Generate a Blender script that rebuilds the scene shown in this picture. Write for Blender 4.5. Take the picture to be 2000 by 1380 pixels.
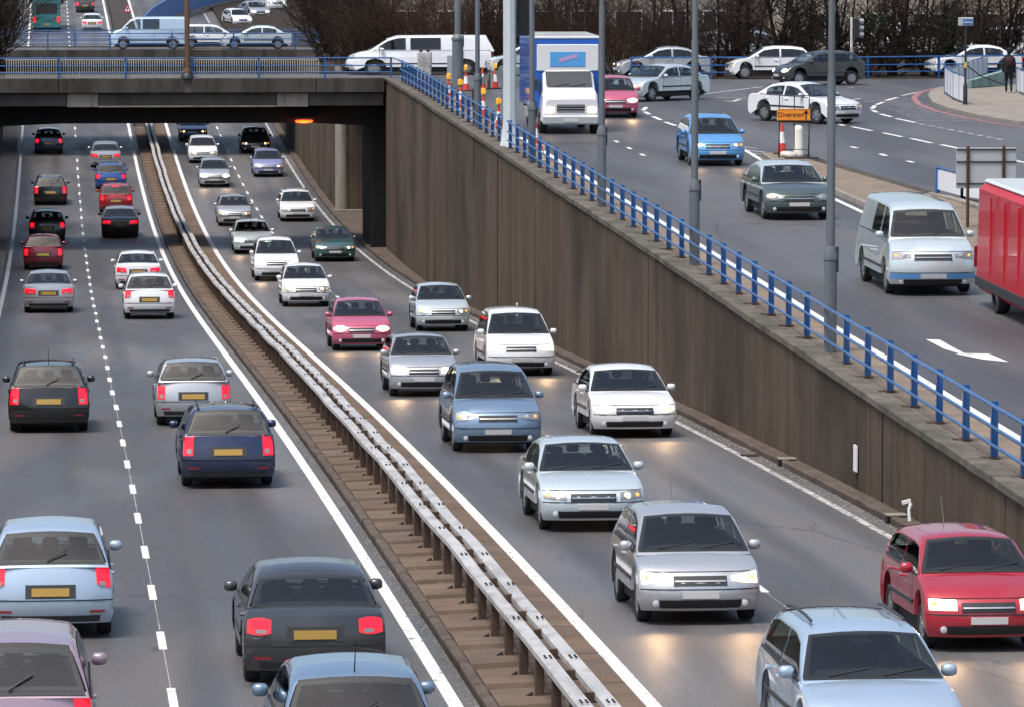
import bpy, bmesh, math, random
from math import sin, cos, pi, radians, atan2, sqrt
from mathutils import Vector, Matrix
random.seed(7)
for o in list(bpy.data.objects): bpy.data.objects.remove(o)
scene = bpy.context.scene
col = scene.collection

# ------------------------------------------------------------ camera, sky, sun, exposure
FPX, HORIZON, CAMZ = 9500.0, -68.0, 13.0
PHI = math.atan(0.09446376)
PITCH = math.atan((690 - HORIZON) / FPX)
CAM = Vector((-1.445 * cos(PHI), 1.445 * sin(PHI), CAMZ))
cd = bpy.data.cameras.new('camera'); cam = bpy.data.objects.new('camera', cd); col.objects.link(cam)
cd.sensor_width = 36.0; cd.lens = FPX / 2000 * 36.0; cd.clip_start = 1.0; cd.clip_end = 4000
cam.location = CAM; cam.rotation_euler = (pi / 2 - PITCH, 0, -PHI)
scene.camera = cam

SUN_EL, SUN_AZ = radians(66), radians(225)      # azimuth clockwise from +Y
world = bpy.data.worlds.new('World'); scene.world = world; world.use_nodes = True
wn = world.node_tree.nodes; wn.clear()
wo = wn.new('ShaderNodeOutputWorld'); wb = wn.new('ShaderNodeBackground'); ws = wn.new('ShaderNodeTexSky')
ws.sky_type = 'NISHITA'; ws.sun_disc = False; ws.sun_elevation = SUN_EL; ws.sun_rotation = SUN_AZ
ws.air_density = 1.0; ws.dust_density = 4.0; ws.ozone_density = 1.0
wb.inputs['Strength'].default_value = 0.098
world.node_tree.links.new(ws.outputs[0], wb.inputs[0]); world.node_tree.links.new(wb.outputs[0], wo.inputs[0])
sl = bpy.data.lights.new('sun', 'SUN'); sl.energy = 1.5; sl.angle = radians(16); sl.color = (1.0, 0.97, 0.93)
sun = bpy.data.objects.new('sun', sl); col.objects.link(sun)
sd = Vector((sin(SUN_AZ) * cos(SUN_EL), cos(SUN_AZ) * cos(SUN_EL), sin(SUN_EL)))
sun.rotation_euler = (-sd).to_track_quat('-Z', 'Y').to_euler()
scene.view_settings.view_transform = 'Standard'; scene.view_settings.look = 'None'
scene.view_settings.exposure = 0.95; scene.view_settings.gamma = 1.0

# ------------------------------------------------------------ the lie of the land
ZLC = [-0.22631, 1.84129, -4.48541, 3.47763, -2.38757, -8.16398]
def _zl(y):
    u = y / 100; r = 0
    for k in ZLC: r = r * u + k
    return r + 13
def zl(y):                                       # motorway surface: a sag under the bridges
    if y < 48: return _zl(48) + (48 - y) * 0.018
    if y > 318: return _zl(318) + (y - 318) * 0.046
    return _zl(y)
ZU = [(20, -9.1), (40, -8.7), (65, -8.15), (75.7, -7.92), (85.7, -7.7), (92.9, -7.53), (100.4, -7.37), (107, -7.2), (115, -7.03), (122, -6.87), (136, -6.57), (150.7, -6.24), (166, -5.88), (180, -5.6), (189, -5.42), (205, -5.22), (220, -5.1), (420, -5.1), (800, 12.0)]
def zu(y):                                       # slip road and roundabout
    for (a, b), (c, d) in zip(ZU, ZU[1:]):
        if y <= c: return 13 + b + (d - b) * (max(y, a) - a) / (c - a)
    return 13 + ZU[-1][1]
def slope(f, y): return (f(y + .5) - f(y - .5))
def ray(px, py):
    u = (px - 1000) / FPX; v = (690 - py) / FPX
    X, Y, Z = u, cos(PITCH) + v * sin(PITCH), -sin(PITCH) + v * cos(PITCH)
    return Vector((X * cos(PHI) + Y * sin(PHI), -X * sin(PHI) + Y * cos(PHI), Z))
def hit(px, py, f, h=0.0):                       # where a sight line meets the ground
    r = ray(px, py); lo, hi = 20 / r.y, 700 / r.y
    for _ in range(50):
        m = .5 * (lo + hi); p = CAM + r * m
        if p.z > f(p.y) + h: lo = m
        else: hi = m
    return CAM + r * lo
def U(px, py): return hit(px, py, zu)
def Lw(px, py): return hit(px, py, zl)
def wallx(y):                                    # retaining wall line
    return 13.1 if y < 185 else 13.1 + 0.45 * min(1, (y - 185) / 34)

# ------------------------------------------------------------ materials
M = {}
def mat(name, color, rough=.7, metal=0.0, spec=.5, coat=0.0, emit=None, estr=0.0):
    m = bpy.data.materials.new(name); m.use_nodes = True
    b = m.node_tree.nodes['Principled BSDF']
    b.inputs['Base Color'].default_value = (*color, 1); b.inputs['Roughness'].default_value = rough
    b.inputs['Metallic'].default_value = metal; b.inputs['Specular IOR Level'].default_value = spec
    b.inputs['Coat Weight'].default_value = coat; b.inputs['Coat Roughness'].default_value = .04
    if emit:
        b.inputs['Emission Color'].default_value = (*emit, 1); b.inputs['Emission Strength'].default_value = estr
    M[name] = m; return m
class NT:
    def __init__(s, m): s.t = m.node_tree; s.n = s.t.nodes; s.b = s.n['Principled BSDF']
    def new(s, k, **kw):
        n = s.n.new(k)
        for a, v in kw.items(): setattr(n, a, v)
        return n
    def link(s, a, b): s.t.links.new(a, b)
    def coord(s, scale=(1, 1, 1), obj=False):
        if obj: src = s.new('ShaderNodeTexCoord').outputs['Object']
        else: src = s.new('ShaderNodeNewGeometry').outputs['Position']
        mp = s.new('ShaderNodeMapping'); mp.inputs['Scale'].default_value = scale
        s.link(src, mp.inputs[0]); return mp.outputs[0]
    def noise(s, co, scale, detail=4, rough=.55):
        n = s.new('ShaderNodeTexNoise'); n.inputs['Scale'].default_value = scale
        n.inputs['Detail'].default_value = detail; n.inputs['Roughness'].default_value = rough
        s.link(co, n.inputs[0]); return n.outputs[0]
    def ramp(s, fac, stops):
        r = s.new('ShaderNodeValToRGB'); e = r.color_ramp.elements
        while len(e) < len(stops): e.new(.5)
        for i, (p, c) in enumerate(stops):
            e[i].position = p; e[i].color = (*c, 1) if len(c) == 3 else c
        s.link(fac, r.inputs[0]); return r.outputs[0]
    def mix(s, fac, a, b, mode='MIX'):
        m = s.new('ShaderNodeMix', data_type='RGBA', blend_type=mode)
        for i, v in ((0, fac), (6, a), (7, b)):
            if hasattr(v, 'links'): s.link(v, m.inputs[i])
            elif isinstance(v, (int, float)): m.inputs[i].default_value = v
            else: m.inputs[i].default_value = (*v, 1)
        return m.outputs[2]
    def bump(s, h, strength=.3, dist=.02):
        b = s.new('ShaderNodeBump'); b.inputs['Strength'].default_value = strength; b.inputs['Distance'].default_value = dist
        s.link(h, b.inputs['Height']); s.link(b.outputs[0], s.b.inputs['Normal'])
    def color(s, c): s.link(c, s.b.inputs['Base Color'])

def asphalt(name, base, warm, tracks):
    m = mat(name, base, .62, spec=.35); t = NT(m); g = t.coord()
    fine = t.noise(g, 26, 3, .7); mid = t.noise(t.coord((1, .12, 1)), 1.1, 4); big = t.noise(t.coord((.5, .06, 1)), .5, 3)
    c = t.ramp(fine, [(.27, tuple(.45 * k for k in base)), (.5, base), (.75, tuple(1.9 * k for k in base))])
    c = t.mix(t.ramp(mid, [(.38, (0, 0, 0)), (.64, (1, 1, 1))]), c, t.mix(.7, c, warm), 'MIX')
    c = t.mix(t.ramp(big, [(.42, (0, 0, 0)), (.58, (.75, .75, .75))]), c, t.mix(.72, c, (.03, .03, .033)), 'MIX')
    sp = t.noise(g, 60, 1, .5)
    c = t.mix(t.ramp(sp, [(.70, (0, 0, 0)), (.76, (1, 1, 1))]), c, (.34, .33, .31))
    if tracks:                                   # rubber laid down along the wheel paths
        sep = t.new('ShaderNodeSeparateXYZ'); t.link(g, sep.inputs[0])
        w = t.new('ShaderNodeMath', operation='MULTIPLY'); w.inputs[1].default_value = 2 * pi / 1.66; t.link(sep.outputs[0], w.inputs[0])
        sn = t.new('ShaderNodeMath', operation='SINE'); t.link(w.outputs[0], sn.inputs[0])
        mk = t.mix(1.0, t.ramp(sn.outputs[0], [(.1, (0, 0, 0)), (1, (.62, .62, .62))]), t.ramp(t.noise(t.coord((.8, .03, 1)), 1.0, 4), [(.35, (.15, .15, .15)), (.65, (1, 1, 1))]), 'MULTIPLY')
        c = t.mix(mk, c, (.052, .052, .055))
        ob = t.noise(t.coord((2.2, .5, 1)), 1.6, 3)             # oil spots and old spills
        c = t.mix(t.ramp(ob, [(.66, (0, 0, 0)), (.74, (.6, .6, .6))]), c, (.035, .034, .034))
    vo = t.new('ShaderNodeTexVoronoi', feature='DISTANCE_TO_EDGE'); vo.inputs['Scale'].default_value = .5
    wv = t.new('ShaderNodeMix', data_type='VECTOR'); wv.inputs[0].default_value = .12; t.link(t.coord((.55, .16, 1)), wv.inputs[4])
    nz = t.new('ShaderNodeTexNoise'); nz.inputs['Scale'].default_value = 1.4; t.link(g, nz.inputs[0]); t.link(nz.outputs[1], wv.inputs[5]); t.link(wv.outputs[1], vo.inputs[0])
    ck = t.mix(1.0, t.ramp(vo.outputs[0], [(.0, (.8, .8, .8)), (.006, (0, 0, 0))]), t.ramp(t.noise(g, .09, 2), [(.5, (0, 0, 0)), (.6, (1, 1, 1))]), 'MULTIPLY')
    c = t.mix(ck, c, (.03, .03, .03))                            # sealed cracks
    t.color(c); t.bump(fine, .35, .006)
    r = t.ramp(mid, [(.3, (.46, .46, .46)), (.7, (.64, .64, .64))]); t.link(r, t.b.inputs['Roughness'])
    return m
asphalt('asphalt', (.116, .117, .122), (.150, .132, .116), True)
asphalt('asphalt_slip', (.092, .092, .097), (.108, .102, .098), False)

def mottled(name, a, b, scale=3, stretch=(1, 1, 1), rough=.85, fine=40, bump=.3, dist=.01, spec=.25, obj=False, stain=None, streak=False):
    m = mat(name, a, rough, spec=spec); t = NT(m)
    n = t.noise(t.coord(stretch, obj), scale, 5, .6); f = t.noise(t.coord((1, 1, 1), obj), fine, 3, .65)
    c = t.ramp(n, [(.3, a), (.7, b)])
    c = t.mix(t.ramp(f, [(.3, (.35, .35, .35)), (.6, (0, 0, 0))]), c, tuple(.55 * k for k in a))
    if stain:
        s2 = t.noise(t.coord(stain[1], obj), stain[2], 4, .6)
        c = t.mix(t.ramp(s2, [(.48, (0, 0, 0)), (.66, (.85, .85, .85))]), c, stain[0])
    if streak:                                   # thin run-off lines down the face
        s3 = t.noise(t.coord((1, 1, .012), obj), 7, 4, .8)
        c = t.mix(t.ramp(s3, [(.50, (0, 0, 0)), (.68, (.62, .62, .62))]), c, (.022, .018, .015))
        s4 = t.noise(t.coord((1, 1, .02), obj), 5, 3, .7)
        c = t.mix(t.ramp(s4, [(.60, (0, 0, 0)), (.74, (.4, .4, .4))]), c, (.15, .12, .094))
    t.color(c); t.bump(f, bump, dist); return m
mottled('wall_concrete', (.076, .055, .039), (.140, .103, .074), .45, (1, 1, .2), .9, 30, .25, .006, stain=((.042, .033, .026), (1, .3, .3), .5), streak=True)
mottled('coping_stone', (.075, .068, .056), (.21, .185, .15), 2.2, (1, 1, 1), .9, 35, .5, .012, stain=((.05, .052, .038), (1, 1, 1), 1.1))
mottled('bridge_concrete', (.05, .045, .039), (.10, .088, .074), .9, (1, 1, .25), .9, 28, .3, .01, stain=((.03, .028, .025), (1, 1, .12), 1.4))
mottled('pale_concrete', (.24, .22, .185), (.33, .305, .27), 1.5, (1, 1, .3), .85, 30, .2, .006, stain=((.14, .12, .1), (1, 1, .15), 1.8))
mottled('girder_concrete', (.065, .059, .052), (.105, .094, .083), 1.2, (1, 1, .3), .9, 30, .25, .008)
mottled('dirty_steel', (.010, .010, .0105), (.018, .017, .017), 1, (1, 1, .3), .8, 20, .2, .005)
mottled('median_slab', (.115, .077, .053), (.195, .138, .098), .9, (1, 1, 1), .9, 45, .5, .008, stain=((.11, .085, .068), (1, 1, 1), .7))
mottled('median_trough', (.040, .032, .026), (.066, .052, .042), 1.5, (1, 1, 1), .8, 45, .4, .008)  # darker brown than the slabs, for the trough bottoms between them
mottled('kerb_stone', (.075, .057, .046), (.145, .113, .09), 1.6, (1, 1, 1), .85, 40, .4, .008)
mottled('kerb_grey', (.2, .18, .155), (.32, .29, .25), 1.6, (1, 1, 1), .85, 40, .4, .008)
mottled('grit', (.16, .14, .12), (.4, .36, .31), 9, (1, 1, 1), .95, 70, .8, .02)
mottled('verge_sand', (.19, .148, .11), (.28, .225, .172), 1.4, (1, 1, 1), .95, 45, .5, .015, stain=((.16, .135, .105), (1, 1, 1), .9))
mottled('pavement', (.22, .195, .165), (.30, .265, .225), 1.1, (1, 1, 1), .9, 40, .4, .01)
mottled('earth', (.022, .017, .012), (.045, .033, .023), 1.2, (1, 1, 1), .95, 12, .8, .05)
mottled('bark', (.014, .011, .009), (.032, .026, .022), 6, (1, 1, .2), .95, 40, .6, .01)
mottled('twig', (.020, .0135, .0105), (.044, .029, .022), 3, (1, 1, 1), .95, 30, .2, .003)
mottled('twig_rust', (.055, .030, .019), (.09, .05, .032), 3, (1, 1, 1), .95, 30, .2, .003)
mottled('ivy', (.018, .036, .014), (.05, .085, .03), 8, (1, 1, 1), .6, 30, .2, .003, spec=.4)
mottled('building_cream', (.42, .37, .30), (.52, .47, .39), .5, (1, 1, .3), .9, 10, .2, .01)
mottled('teal_tiles', (.10, .2, .19), (.3, .4, .37), 3, (1, 1, .3), .6, 30, .2, .005)
mottled('galvanised', (.42, .415, .40), (.60, .59, .57), 2.5, (1, .3, 1), .5, 40, .15, .004, spec=.5, stain=((.3, .28, .26), (1, .5, 1), 3.0))
M['galvanised'].node_tree.nodes['Principled BSDF'].inputs['Metallic'].default_value = .08
mottled('rusty_post', (.055, .034, .025), (.105, .068, .049), 5, (1, 1, .4), .85, 40, .4, .006)
mottled('lamp_grey', (.115, .135, .15), (.155, .175, .19), 2, (1, 1, .1), .5, 30, .08, .003, spec=.4, stain=((.09, .105, .115), (1, 1, .15), 2.2))
mottled('rail_blue', (.013, .10, .31), (.026, .15, .41), 3, (1, 1, .5), .28, 30, .1, .003, spec=.5, stain=((.06, .13, .26), (1, 1, .4), 4))
mottled('rail_pale_blue', (.30, .42, .62), (.42, .54, .72), 3, (1, 1, .5), .4, 30, .1, .003, spec=.5)
mottled('brown_lamp', (.10, .055, .033), (.17, .10, .06), 4, (1, 1, .1), .7, 40, .2, .004)
mottled('white_column', (.52, .59, .62), (.62, .68, .70), 1.5, (1, 1, .2), .5, 20, .05, .002)
mottled('cream_bar', (.5, .46, .36), (.66, .62, .52), 3, (1, 1, .5), .6, 30, .1, .003)
def paint_white(name, c, wear):
    m = mat(name, c, .7, spec=.3); t = NT(m); g = t.coord()
    n = t.noise(g, 7, 6, .7); f = t.noise(g, 30, 3, .7)
    k = t.ramp(n, [(wear - .09, (1, 1, 1)), (wear + .05, (0, 0, 0))])
    cc = t.ramp(f, [(.3, tuple(.78 * x for x in c)), (.6, c)])
    t.color(t.mix(k, cc, (.12, .115, .11))); return m
paint_white('road_white', (.76, .755, .72), .40)
paint_white('road_white_worn', (.6, .59, .56), .50)
paint_white('road_red', (.36, .16, .16), .42)
mat('tyre', (.018, .018, .019), .85); mat('rim', (.42, .43, .44), .35, .8); mat('black_trim', (.015, .015, .016), .5)
mat('dark_trim', (.035, .036, .038), .55); mat('seam', (.012, .012, .013), .8)
mat('glass', (.02, .026, .028), .05, 0, .8, .6)
mat('glass_green', (.035, .06, .058), .06, 0, .8, .6)
def car_glass(name, tint):
    m = mat(name, (0, 0, 0)); t = NT(m); n = t.n; out = n['Material Output']
    tr = t.new('ShaderNodeBsdfTransparent'); tr.inputs[0].default_value = (*tint, 1); gl = t.new('ShaderNodeBsdfGlossy'); gl.inputs['Roughness'].default_value = .02
    lw = t.new('ShaderNodeLayerWeight'); lw.inputs[0].default_value = .5
    pw = t.new('ShaderNodeMath', operation='POWER'); pw.inputs[1].default_value = 3.6; t.link(lw.outputs['Facing'], pw.inputs[0])
    ma = t.new('ShaderNodeMath', operation='MULTIPLY_ADD'); ma.inputs[1].default_value = .88; ma.inputs[2].default_value = .08; t.link(pw.outputs[0], ma.inputs[0])
    mx = t.new('ShaderNodeMixShader'); t.link(ma.outputs[0], mx.inputs[0]); t.link(tr.outputs[0], mx.inputs[1]); t.link(gl.outputs[0], mx.inputs[2]); t.link(mx.outputs[0], out.inputs[0])
car_glass('car_glass', (.60, .68, .66)); car_glass('lens_glass', (.9, .9, .9))
mat('interior', (.022, .022, .024), .9); mat('seat', (.04, .04, .044), .95); mat('reflector_bowl', (.34, .35, .36), .35, .35)
mat('chrome', (.6, .61, .62), .18, 1.0)
mat('headlight_on', (.9, .88, .8), .15, emit=(1.0, .88, .66), estr=22.0)
mat('headlight_dim', (.85, .82, .72), .15, emit=(1.0, .66, .30), estr=4.0)
mat('headlight_off', (.62, .64, .66), .12, .2, .8, 1)
mat('indicator', (.8, .3, .04), .2, emit=(1, .36, .05), estr=1.0)
mat('tail_on', (.5, .01, .02), .2, emit=(1.0, .004, .014), estr=2.0)
mat('tail_glow', (.4, .008, .014), .15, 0, .6, 1, emit=(1.0, .006, .02), estr=.35)
mat('headlight_glow', (.75, .74, .7), .2, .5, emit=(1.0, .86, .64), estr=2.4)
mat('tail_off', (.22, .008, .012), .15, 0, .6, 1)
mat('plate_yellow', (.40, .25, .05), .5); mat('plate_white', (.55, .55, .53), .5)
mat('cone_red', (.62, .05, .03), .5); mat('cone_white', (.8, .8, .78), .5); mat('amber', (.75, .30, .02), .25, emit=(1, .4, .03), estr=.35)
mat('diversion_orange', (.85, .28, .02), .5); mat('black_paint', (.012, .012, .013), .4); mat('lamp_black', (.02, .021, .024), .5)
mat('sign_back', (.46, .49, .50), .5, .3); mat('sign_blue', (.03, .13, .34), .4); mat('sign_white', (.8, .8, .8), .45); mat('sign_red', (.55, .02, .03), .45)
mat('yellow_band', (.75, .5, .02), .5); mat('panel_white', (.8, .82, .85), .45); mat('hood_grey', (.28, .3, .32), .4)
mat('sodium', (1, .4, .1), .3, emit=(1.0, .032, .002), estr=4.5)
mat('cabinet', (.33, .38, .42), .5, .1); mat('screen_dark', (.012, .015, .02), .3)
mat('cloth_dark', (.007, .007, .009), .9); mat('cloth_jeans', (.02, .022, .028), .9); mat('skin', (.42, .25, .18), .6); mat('pack_red', (.035, .008, .011), .8); mat('hair', (.02, .016, .013), .8)
mat('wall_far_blue', (.05, .16, .42), .5); mat('bollard_white', (.78, .76, .68), .45)
mat('truck_blue', (.02, .13, .55), .3, 0, .5, .8); mat('truck_white', (.78, .79, .8), .3, 0, .5, .8); mat('truck_panel', (.10, .38, .75), .35); mat('bus_red', (.50, .016, .03), .5, 0, .35, .12); mat('chassis', (.02, .02, .021), .8); mat('panel_pink', (.5, .35, .62), .35)
PAINT = {}
def car_paint(name, c, metal=.35):
    m = mat('car_' + name, c, .32, metal, .5, 1.0); PAINT[name] = m
    t = NT(m); oi = t.new('ShaderNodeObjectInfo'); sc = t.new('ShaderNodeVectorMath', operation='SCALE'); sc.inputs[0].default_value = (37, 53, 29); t.link(oi.outputs['Random'], sc.inputs['Scale'])
    ad = t.new('ShaderNodeVectorMath', operation='ADD'); t.link(t.coord((1, 1, 1), True), ad.inputs[0]); t.link(sc.outputs[0], ad.inputs[1]); n = t.noise(ad.outputs[0], 1.3, 3, .5)
    cc = t.mix(t.ramp(n, [(.45, (0, 0, 0)), (.8, (.2, .2, .2))]), c, (.16, .145, .125))      # road film
    t.color(cc); r = t.ramp(n, [(.3, (.26, .26, .26)), (.75, (.46, .46, .46))]); t.link(r, t.b.inputs['Roughness'])
for n_, c_, k_ in [('black', (.012, .013, .014), .2), ('dark_grey', (.05, .054, .058), .5), ('silver', (.52, .54, .56), .6), ('white', (.76, .775, .79), 0), ('pale_blue', (.42, .54, .66), .4), ('rose', (.42, .30, .36), .4), ('navy', (.018, .03, .085), .4), ('blue', (.03, .10, .36), .3), ('red', (.42, .014, .03), .2), ('maroon', (.22, .012, .03), .3), ('teal', (.05, .13, .13), .4), ('green_grey', (.09, .13, .125), .5), ('lavender', (.28, .30, .52), .4), ('steel_blue', (.20, .30, .42), .5), ('pink_red', (.55, .10, .18), .2), ('sky_blue', (.10, .33, .68), .25), ('ice', (.60, .68, .70), .4), ('aqua_bus', (.03, .22, .24), .2)]:
    car_paint(n_, c_, k_)

# ------------------------------------------------------------ mesh helpers
class MB:
    def __init__(s): s.v = []; s.f = []; s.m = []; s.cur = 0
    def add(s, vs, fs):
        k = len(s.v); s.v += [tuple(p) for p in vs]; s.f += [tuple(i + k for i in f) for f in fs]; s.m += [s.cur] * len(fs); return s
    def hexa(s, p): return s.add(p, [(0, 3, 2, 1), (4, 5, 6, 7), (0, 1, 5, 4), (1, 2, 6, 5), (2, 3, 7, 6), (3, 0, 4, 7)])
    def box(s, x0, x1, y0, y1, z0, z1):
        return s.hexa([(x0, y0, z0), (x1, y0, z0), (x1, y1, z0), (x0, y1, z0), (x0, y0, z1), (x1, y0, z1), (x1, y1, z1), (x0, y1, z1)])
    def bbox(s, x0, x1, y0, y1, z0, z1, b=.02):  # box with chamfered edges
        P = []
        for z, i in ((z0, b), (z0 + b, 0), (z1 - b, 0), (z1, b)):
            for (x, y) in ((x0 + i + b, y0 + i), (x1 - i - b, y0 + i), (x1 - i, y0 + i + b), (x1 - i, y1 - i - b), (x1 - i - b, y1 - i), (x0 + i + b, y1 - i), (x0 + i, y1 - i - b), (x0 + i, y0 + i + b)): P.append((x, y, z))
        F = [tuple(range(7, -1, -1)), tuple(range(24, 32))]
        for r in range(3):
            for k in range(8): a = r * 8 + k; c = r * 8 + (k + 1) % 8; F.append((a, c, c + 8, a + 8))
        return s.add(P, F)
    def lathe(s, prof, n=16, c=(0, 0, 0), axis='z', caps=True):
        P = []; F = []
        for r, h in prof:
            for k in range(n):
                a = 2 * pi * k / n; u, w = r * cos(a), r * sin(a)
                P.append({'z': (c[0] + u, c[1] + w, c[2] + h), 'x': (c[0] + h, c[1] + u, c[2] + w), 'y': (c[0] + w, c[1] + h, c[2] + u)}[axis])
        for i in range(len(prof) - 1):
            for k in range(n): F.append((i * n + k, i * n + (k + 1) % n, (i + 1) * n + (k + 1) % n, (i + 1) * n + k))
        if caps: F += [tuple(range(n - 1, -1, -1)), tuple(range((len(prof) - 1) * n, len(prof) * n))]
        return s.add(P, F)
    def tube(s, pts, rad, n=8, caps=True):
        P = []; F = []; pts = [Vector(p) for p in pts]
        for i, p in enumerate(pts):
            d = (pts[min(i + 1, len(pts) - 1)] - pts[max(i - 1, 0)]).normalized()
            a = d.cross(Vector((0, 0, 1)));
            if a.length < 1e-3: a = Vector((1, 0, 0))
            a.normalize(); b = a.cross(d); r = rad[i] if isinstance(rad, (list, tuple)) else rad
            for k in range(n): t = 2 * pi * k / n; P.append(p + a * (r * cos(t)) + b * (r * sin(t)))
        for i in range(len(pts) - 1):
            for k in range(n): F.append((i * n + k, (i + 1) * n + k, (i + 1) * n + (k + 1) % n, i * n + (k + 1) % n))
        if caps: F += [tuple(range(n)), tuple(range(len(pts) * n - 1, (len(pts) - 1) * n - 1, -1))]
        return s.add(P, F)
    def grid(s, rows, closed=False):
        n = len(rows[0]); P = [p for r in rows for p in r]; F = []
        for i in range(len(rows) - 1):
            for k in range(n - 1): F.append((i * n + k, i * n + k + 1, (i + 1) * n + k + 1, (i + 1) * n + k))
            if closed: F.append((i * n + n - 1, i * n, (i + 1) * n, (i + 1) * n + n - 1))
        return s.add(P, F)
    def mesh(s, name, mats, smooth=None):
        me = bpy.data.meshes.new(name); me.from_pydata(s.v, [], s.f)
        for m in (mats if isinstance(mats, (list, tuple)) else [mats]): me.materials.append(m)
        for p, i in zip(me.polygons, s.m): p.material_index = i
        bm = bmesh.new(); bm.from_mesh(me); bmesh.ops.recalc_face_normals(bm, faces=bm.faces); bm.to_mesh(me); bm.free()
        if smooth is not None:
            me.polygons.foreach_set('use_smooth', [True] * len(me.polygons)); me.set_sharp_from_angle(angle=radians(smooth))
        me.update(); return me
    def build(s, name, m, parent=None, smooth=None, loc=None):
        mats = [M[k] if isinstance(k, str) else k for k in (m if isinstance(m, (list, tuple)) else [m])]
        return link(name, s.mesh(name, mats, smooth), parent, loc)
def link(name, me, parent=None, loc=None, rot=None):
    o = bpy.data.objects.new(name, me); col.objects.link(o)
    if parent: o.parent = parent
    if loc: o.location = loc
    if rot: o.rotation_euler = rot
    return o
def tag(o, label=None, cat=None, group=None, kind=None):
    if label: o['label'] = label
    if cat: o['category'] = cat
    if group: o['group'] = group
    if kind: o['kind'] = kind
    return o
def thing(name, label, cat, loc=(0, 0, 0), rz=0, group=None):
    o = bpy.data.objects.new(name, None); col.objects.link(o); o.location = loc; o.rotation_euler = (0, 0, rz); o.empty_display_size = .3
    return tag(o, label, cat, group)
def frange(a, b, n): return [a + (b - a) * i / (n - 1) for i in range(n)]
def sheet(mb, xs, ys, f, dz=0.0):
    return mb.grid([[(x(y) if callable(x) else x, y, f(y) + dz) for x in xs] for y in ys])
def text_mesh(name, s, size, m, parent, loc, rot):
    cu = bpy.data.curves.new(name, 'FONT'); cu.body = s; cu.size = size; cu.align_x = 'CENTER'; cu.align_y = 'CENTER'; cu.extrude = .004
    t = bpy.data.objects.new(name, cu); col.objects.link(t)
    me = bpy.data.meshes.new_from_object(t.evaluated_get(bpy.context.evaluated_depsgraph_get()))
    bpy.data.objects.remove(t); me.materials.clear(); me.materials.append(M[m])
    return link(name, me, parent, loc, rot)

# ------------------------------------------------------------ setting: motorway, slip road, ground
YB0, YB1, YF0, YF1 = 219.0, 229.0, 290.0, 304.0        # near bridge, far bridge
ys = [30 + 2.0 * i for i in range(271)]
mb = MB(); sheet(mb, [-4.6, -3.3, 0, 3.75], ys, zl); sheet(mb, [5.66, 9, 12.75], ys, zl)
yy = [405 + 5 * i for i in range(34)]; sheet(mb, [12.75, 24], yy, zl)
tag(mb.build('motorway', 'asphalt'), kind='structure')
mb = MB(); sheet(mb, [12.75, 13.0, lambda y: wallx(y) + .3], [30 + 2 * i for i in range(96)], zl, .12)
sheet(mb, [12.75, 16.0, 19.0], [221 + 3 * i for i in range(10)], zl, .12); sheet(mb, [12.75, 13.3], [248 + 2 * i for i in range(80)], zl, .12)
tag(mb.build('wall_footway', 'kerb_stone'), kind='structure')
mb = MB(); sheet(mb, [14.3, 18, 24, 40, 95], [30 + 3 * i for i in range(63)] + [217.2], zu)
sheet(mb, [13.45, 20, 26.5], [217.2, 219.3, 224, 228.8], zu); sheet(mb, [-60, -20, 13.45], [YB0 + .45, 224, 228.8], zu); sheet(mb, [-60, 0, 40], [YF0 + .4, 297, YF1 - .4], zu)
tag(mb.build('slip_road', 'asphalt_slip'), kind='structure')
mb = MB(); sheet(mb, [lambda y: wallx(y) + .32, 13.9, 14.3], [30 + 3 * i for i in range(63)] + [217.2], zu, .02)
tag(mb.build('verge', 'verge_sand'), kind='structure')
mb = MB(); yl = [228.8 + 6 * i for i in range(96)]
sheet(mb, [26.5, 60, 160], [217.2, 222, 228.8], zu, -.02); sheet(mb, [13.2, 26.5, 60, 160], yl, zu, -.02)
sheet(mb, [-160, -40, -4.7], [30 + 6 * i for i in range(32)] + [219.4], zu, -.03); sheet(mb, [-160, -40, -4.7], yl, zu, -.03)
tag(mb.build('ground', 'earth'), kind='structure')

# painted lines on the motorway
def strip(mb, o, w, y0, y1, f, dz=.004, step=3.0):
    n = max(2, int((y1 - y0) / step) + 1)
    xa = (lambda y: o(y) - w / 2) if callable(o) else o - w / 2; xb = (lambda y: o(y) + w / 2) if callable(o) else o + w / 2
    sheet(mb, [xa, xb], frange(y0, y1, n), f, dz)
lines = []
for o_, w_, m_ in ((-3.33, .16, 'road_white'), (3.45, .18, 'road_white'), (5.87, .19, 'road_white'), (12.35, .14, 'road_white_worn')):
    mb = MB(); strip(mb, o_, w_, 34, 560, zl, .006)
    if m_ == 'road_white':                             # raised ribs across the line
        y = 44.0
        while y < 170:
            z = zl(y) + .006; s_ = w_ / 2 - .004
            mb.add([(o_ - s_, y - .035, z), (o_ + s_, y - .035, z), (o_ + s_, y + .035, z), (o_ - s_, y + .035, z), (o_ - s_, y - .012, z + .011), (o_ + s_, y - .012, z + .011), (o_ + s_, y + .012, z + .011), (o_ - s_, y + .012, z + .011)], [(4, 5, 6, 7), (0, 1, 5, 4), (1, 2, 6, 5), (2, 3, 7, 6), (3, 0, 4, 7)])
            y += .26
    tag(mb.build('edge_line', m_), kind='structure')
dash = MB(); dash.box(-.055, .055, -1, 1, 0, .006); dme = dash.mesh('lane_dash', [M['road_white']])
lane_line = thing('lane_marking', 'broken white lane line down the carriageway of receding traffic', 'road marking'); lane_line['kind'] = 'structure'; del lane_line['category']
lane_line2 = thing('lane_marking', 'broken white lane line down the carriageway of oncoming traffic', 'road marking'); lane_line2['kind'] = 'structure'; del lane_line2['category']
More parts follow.
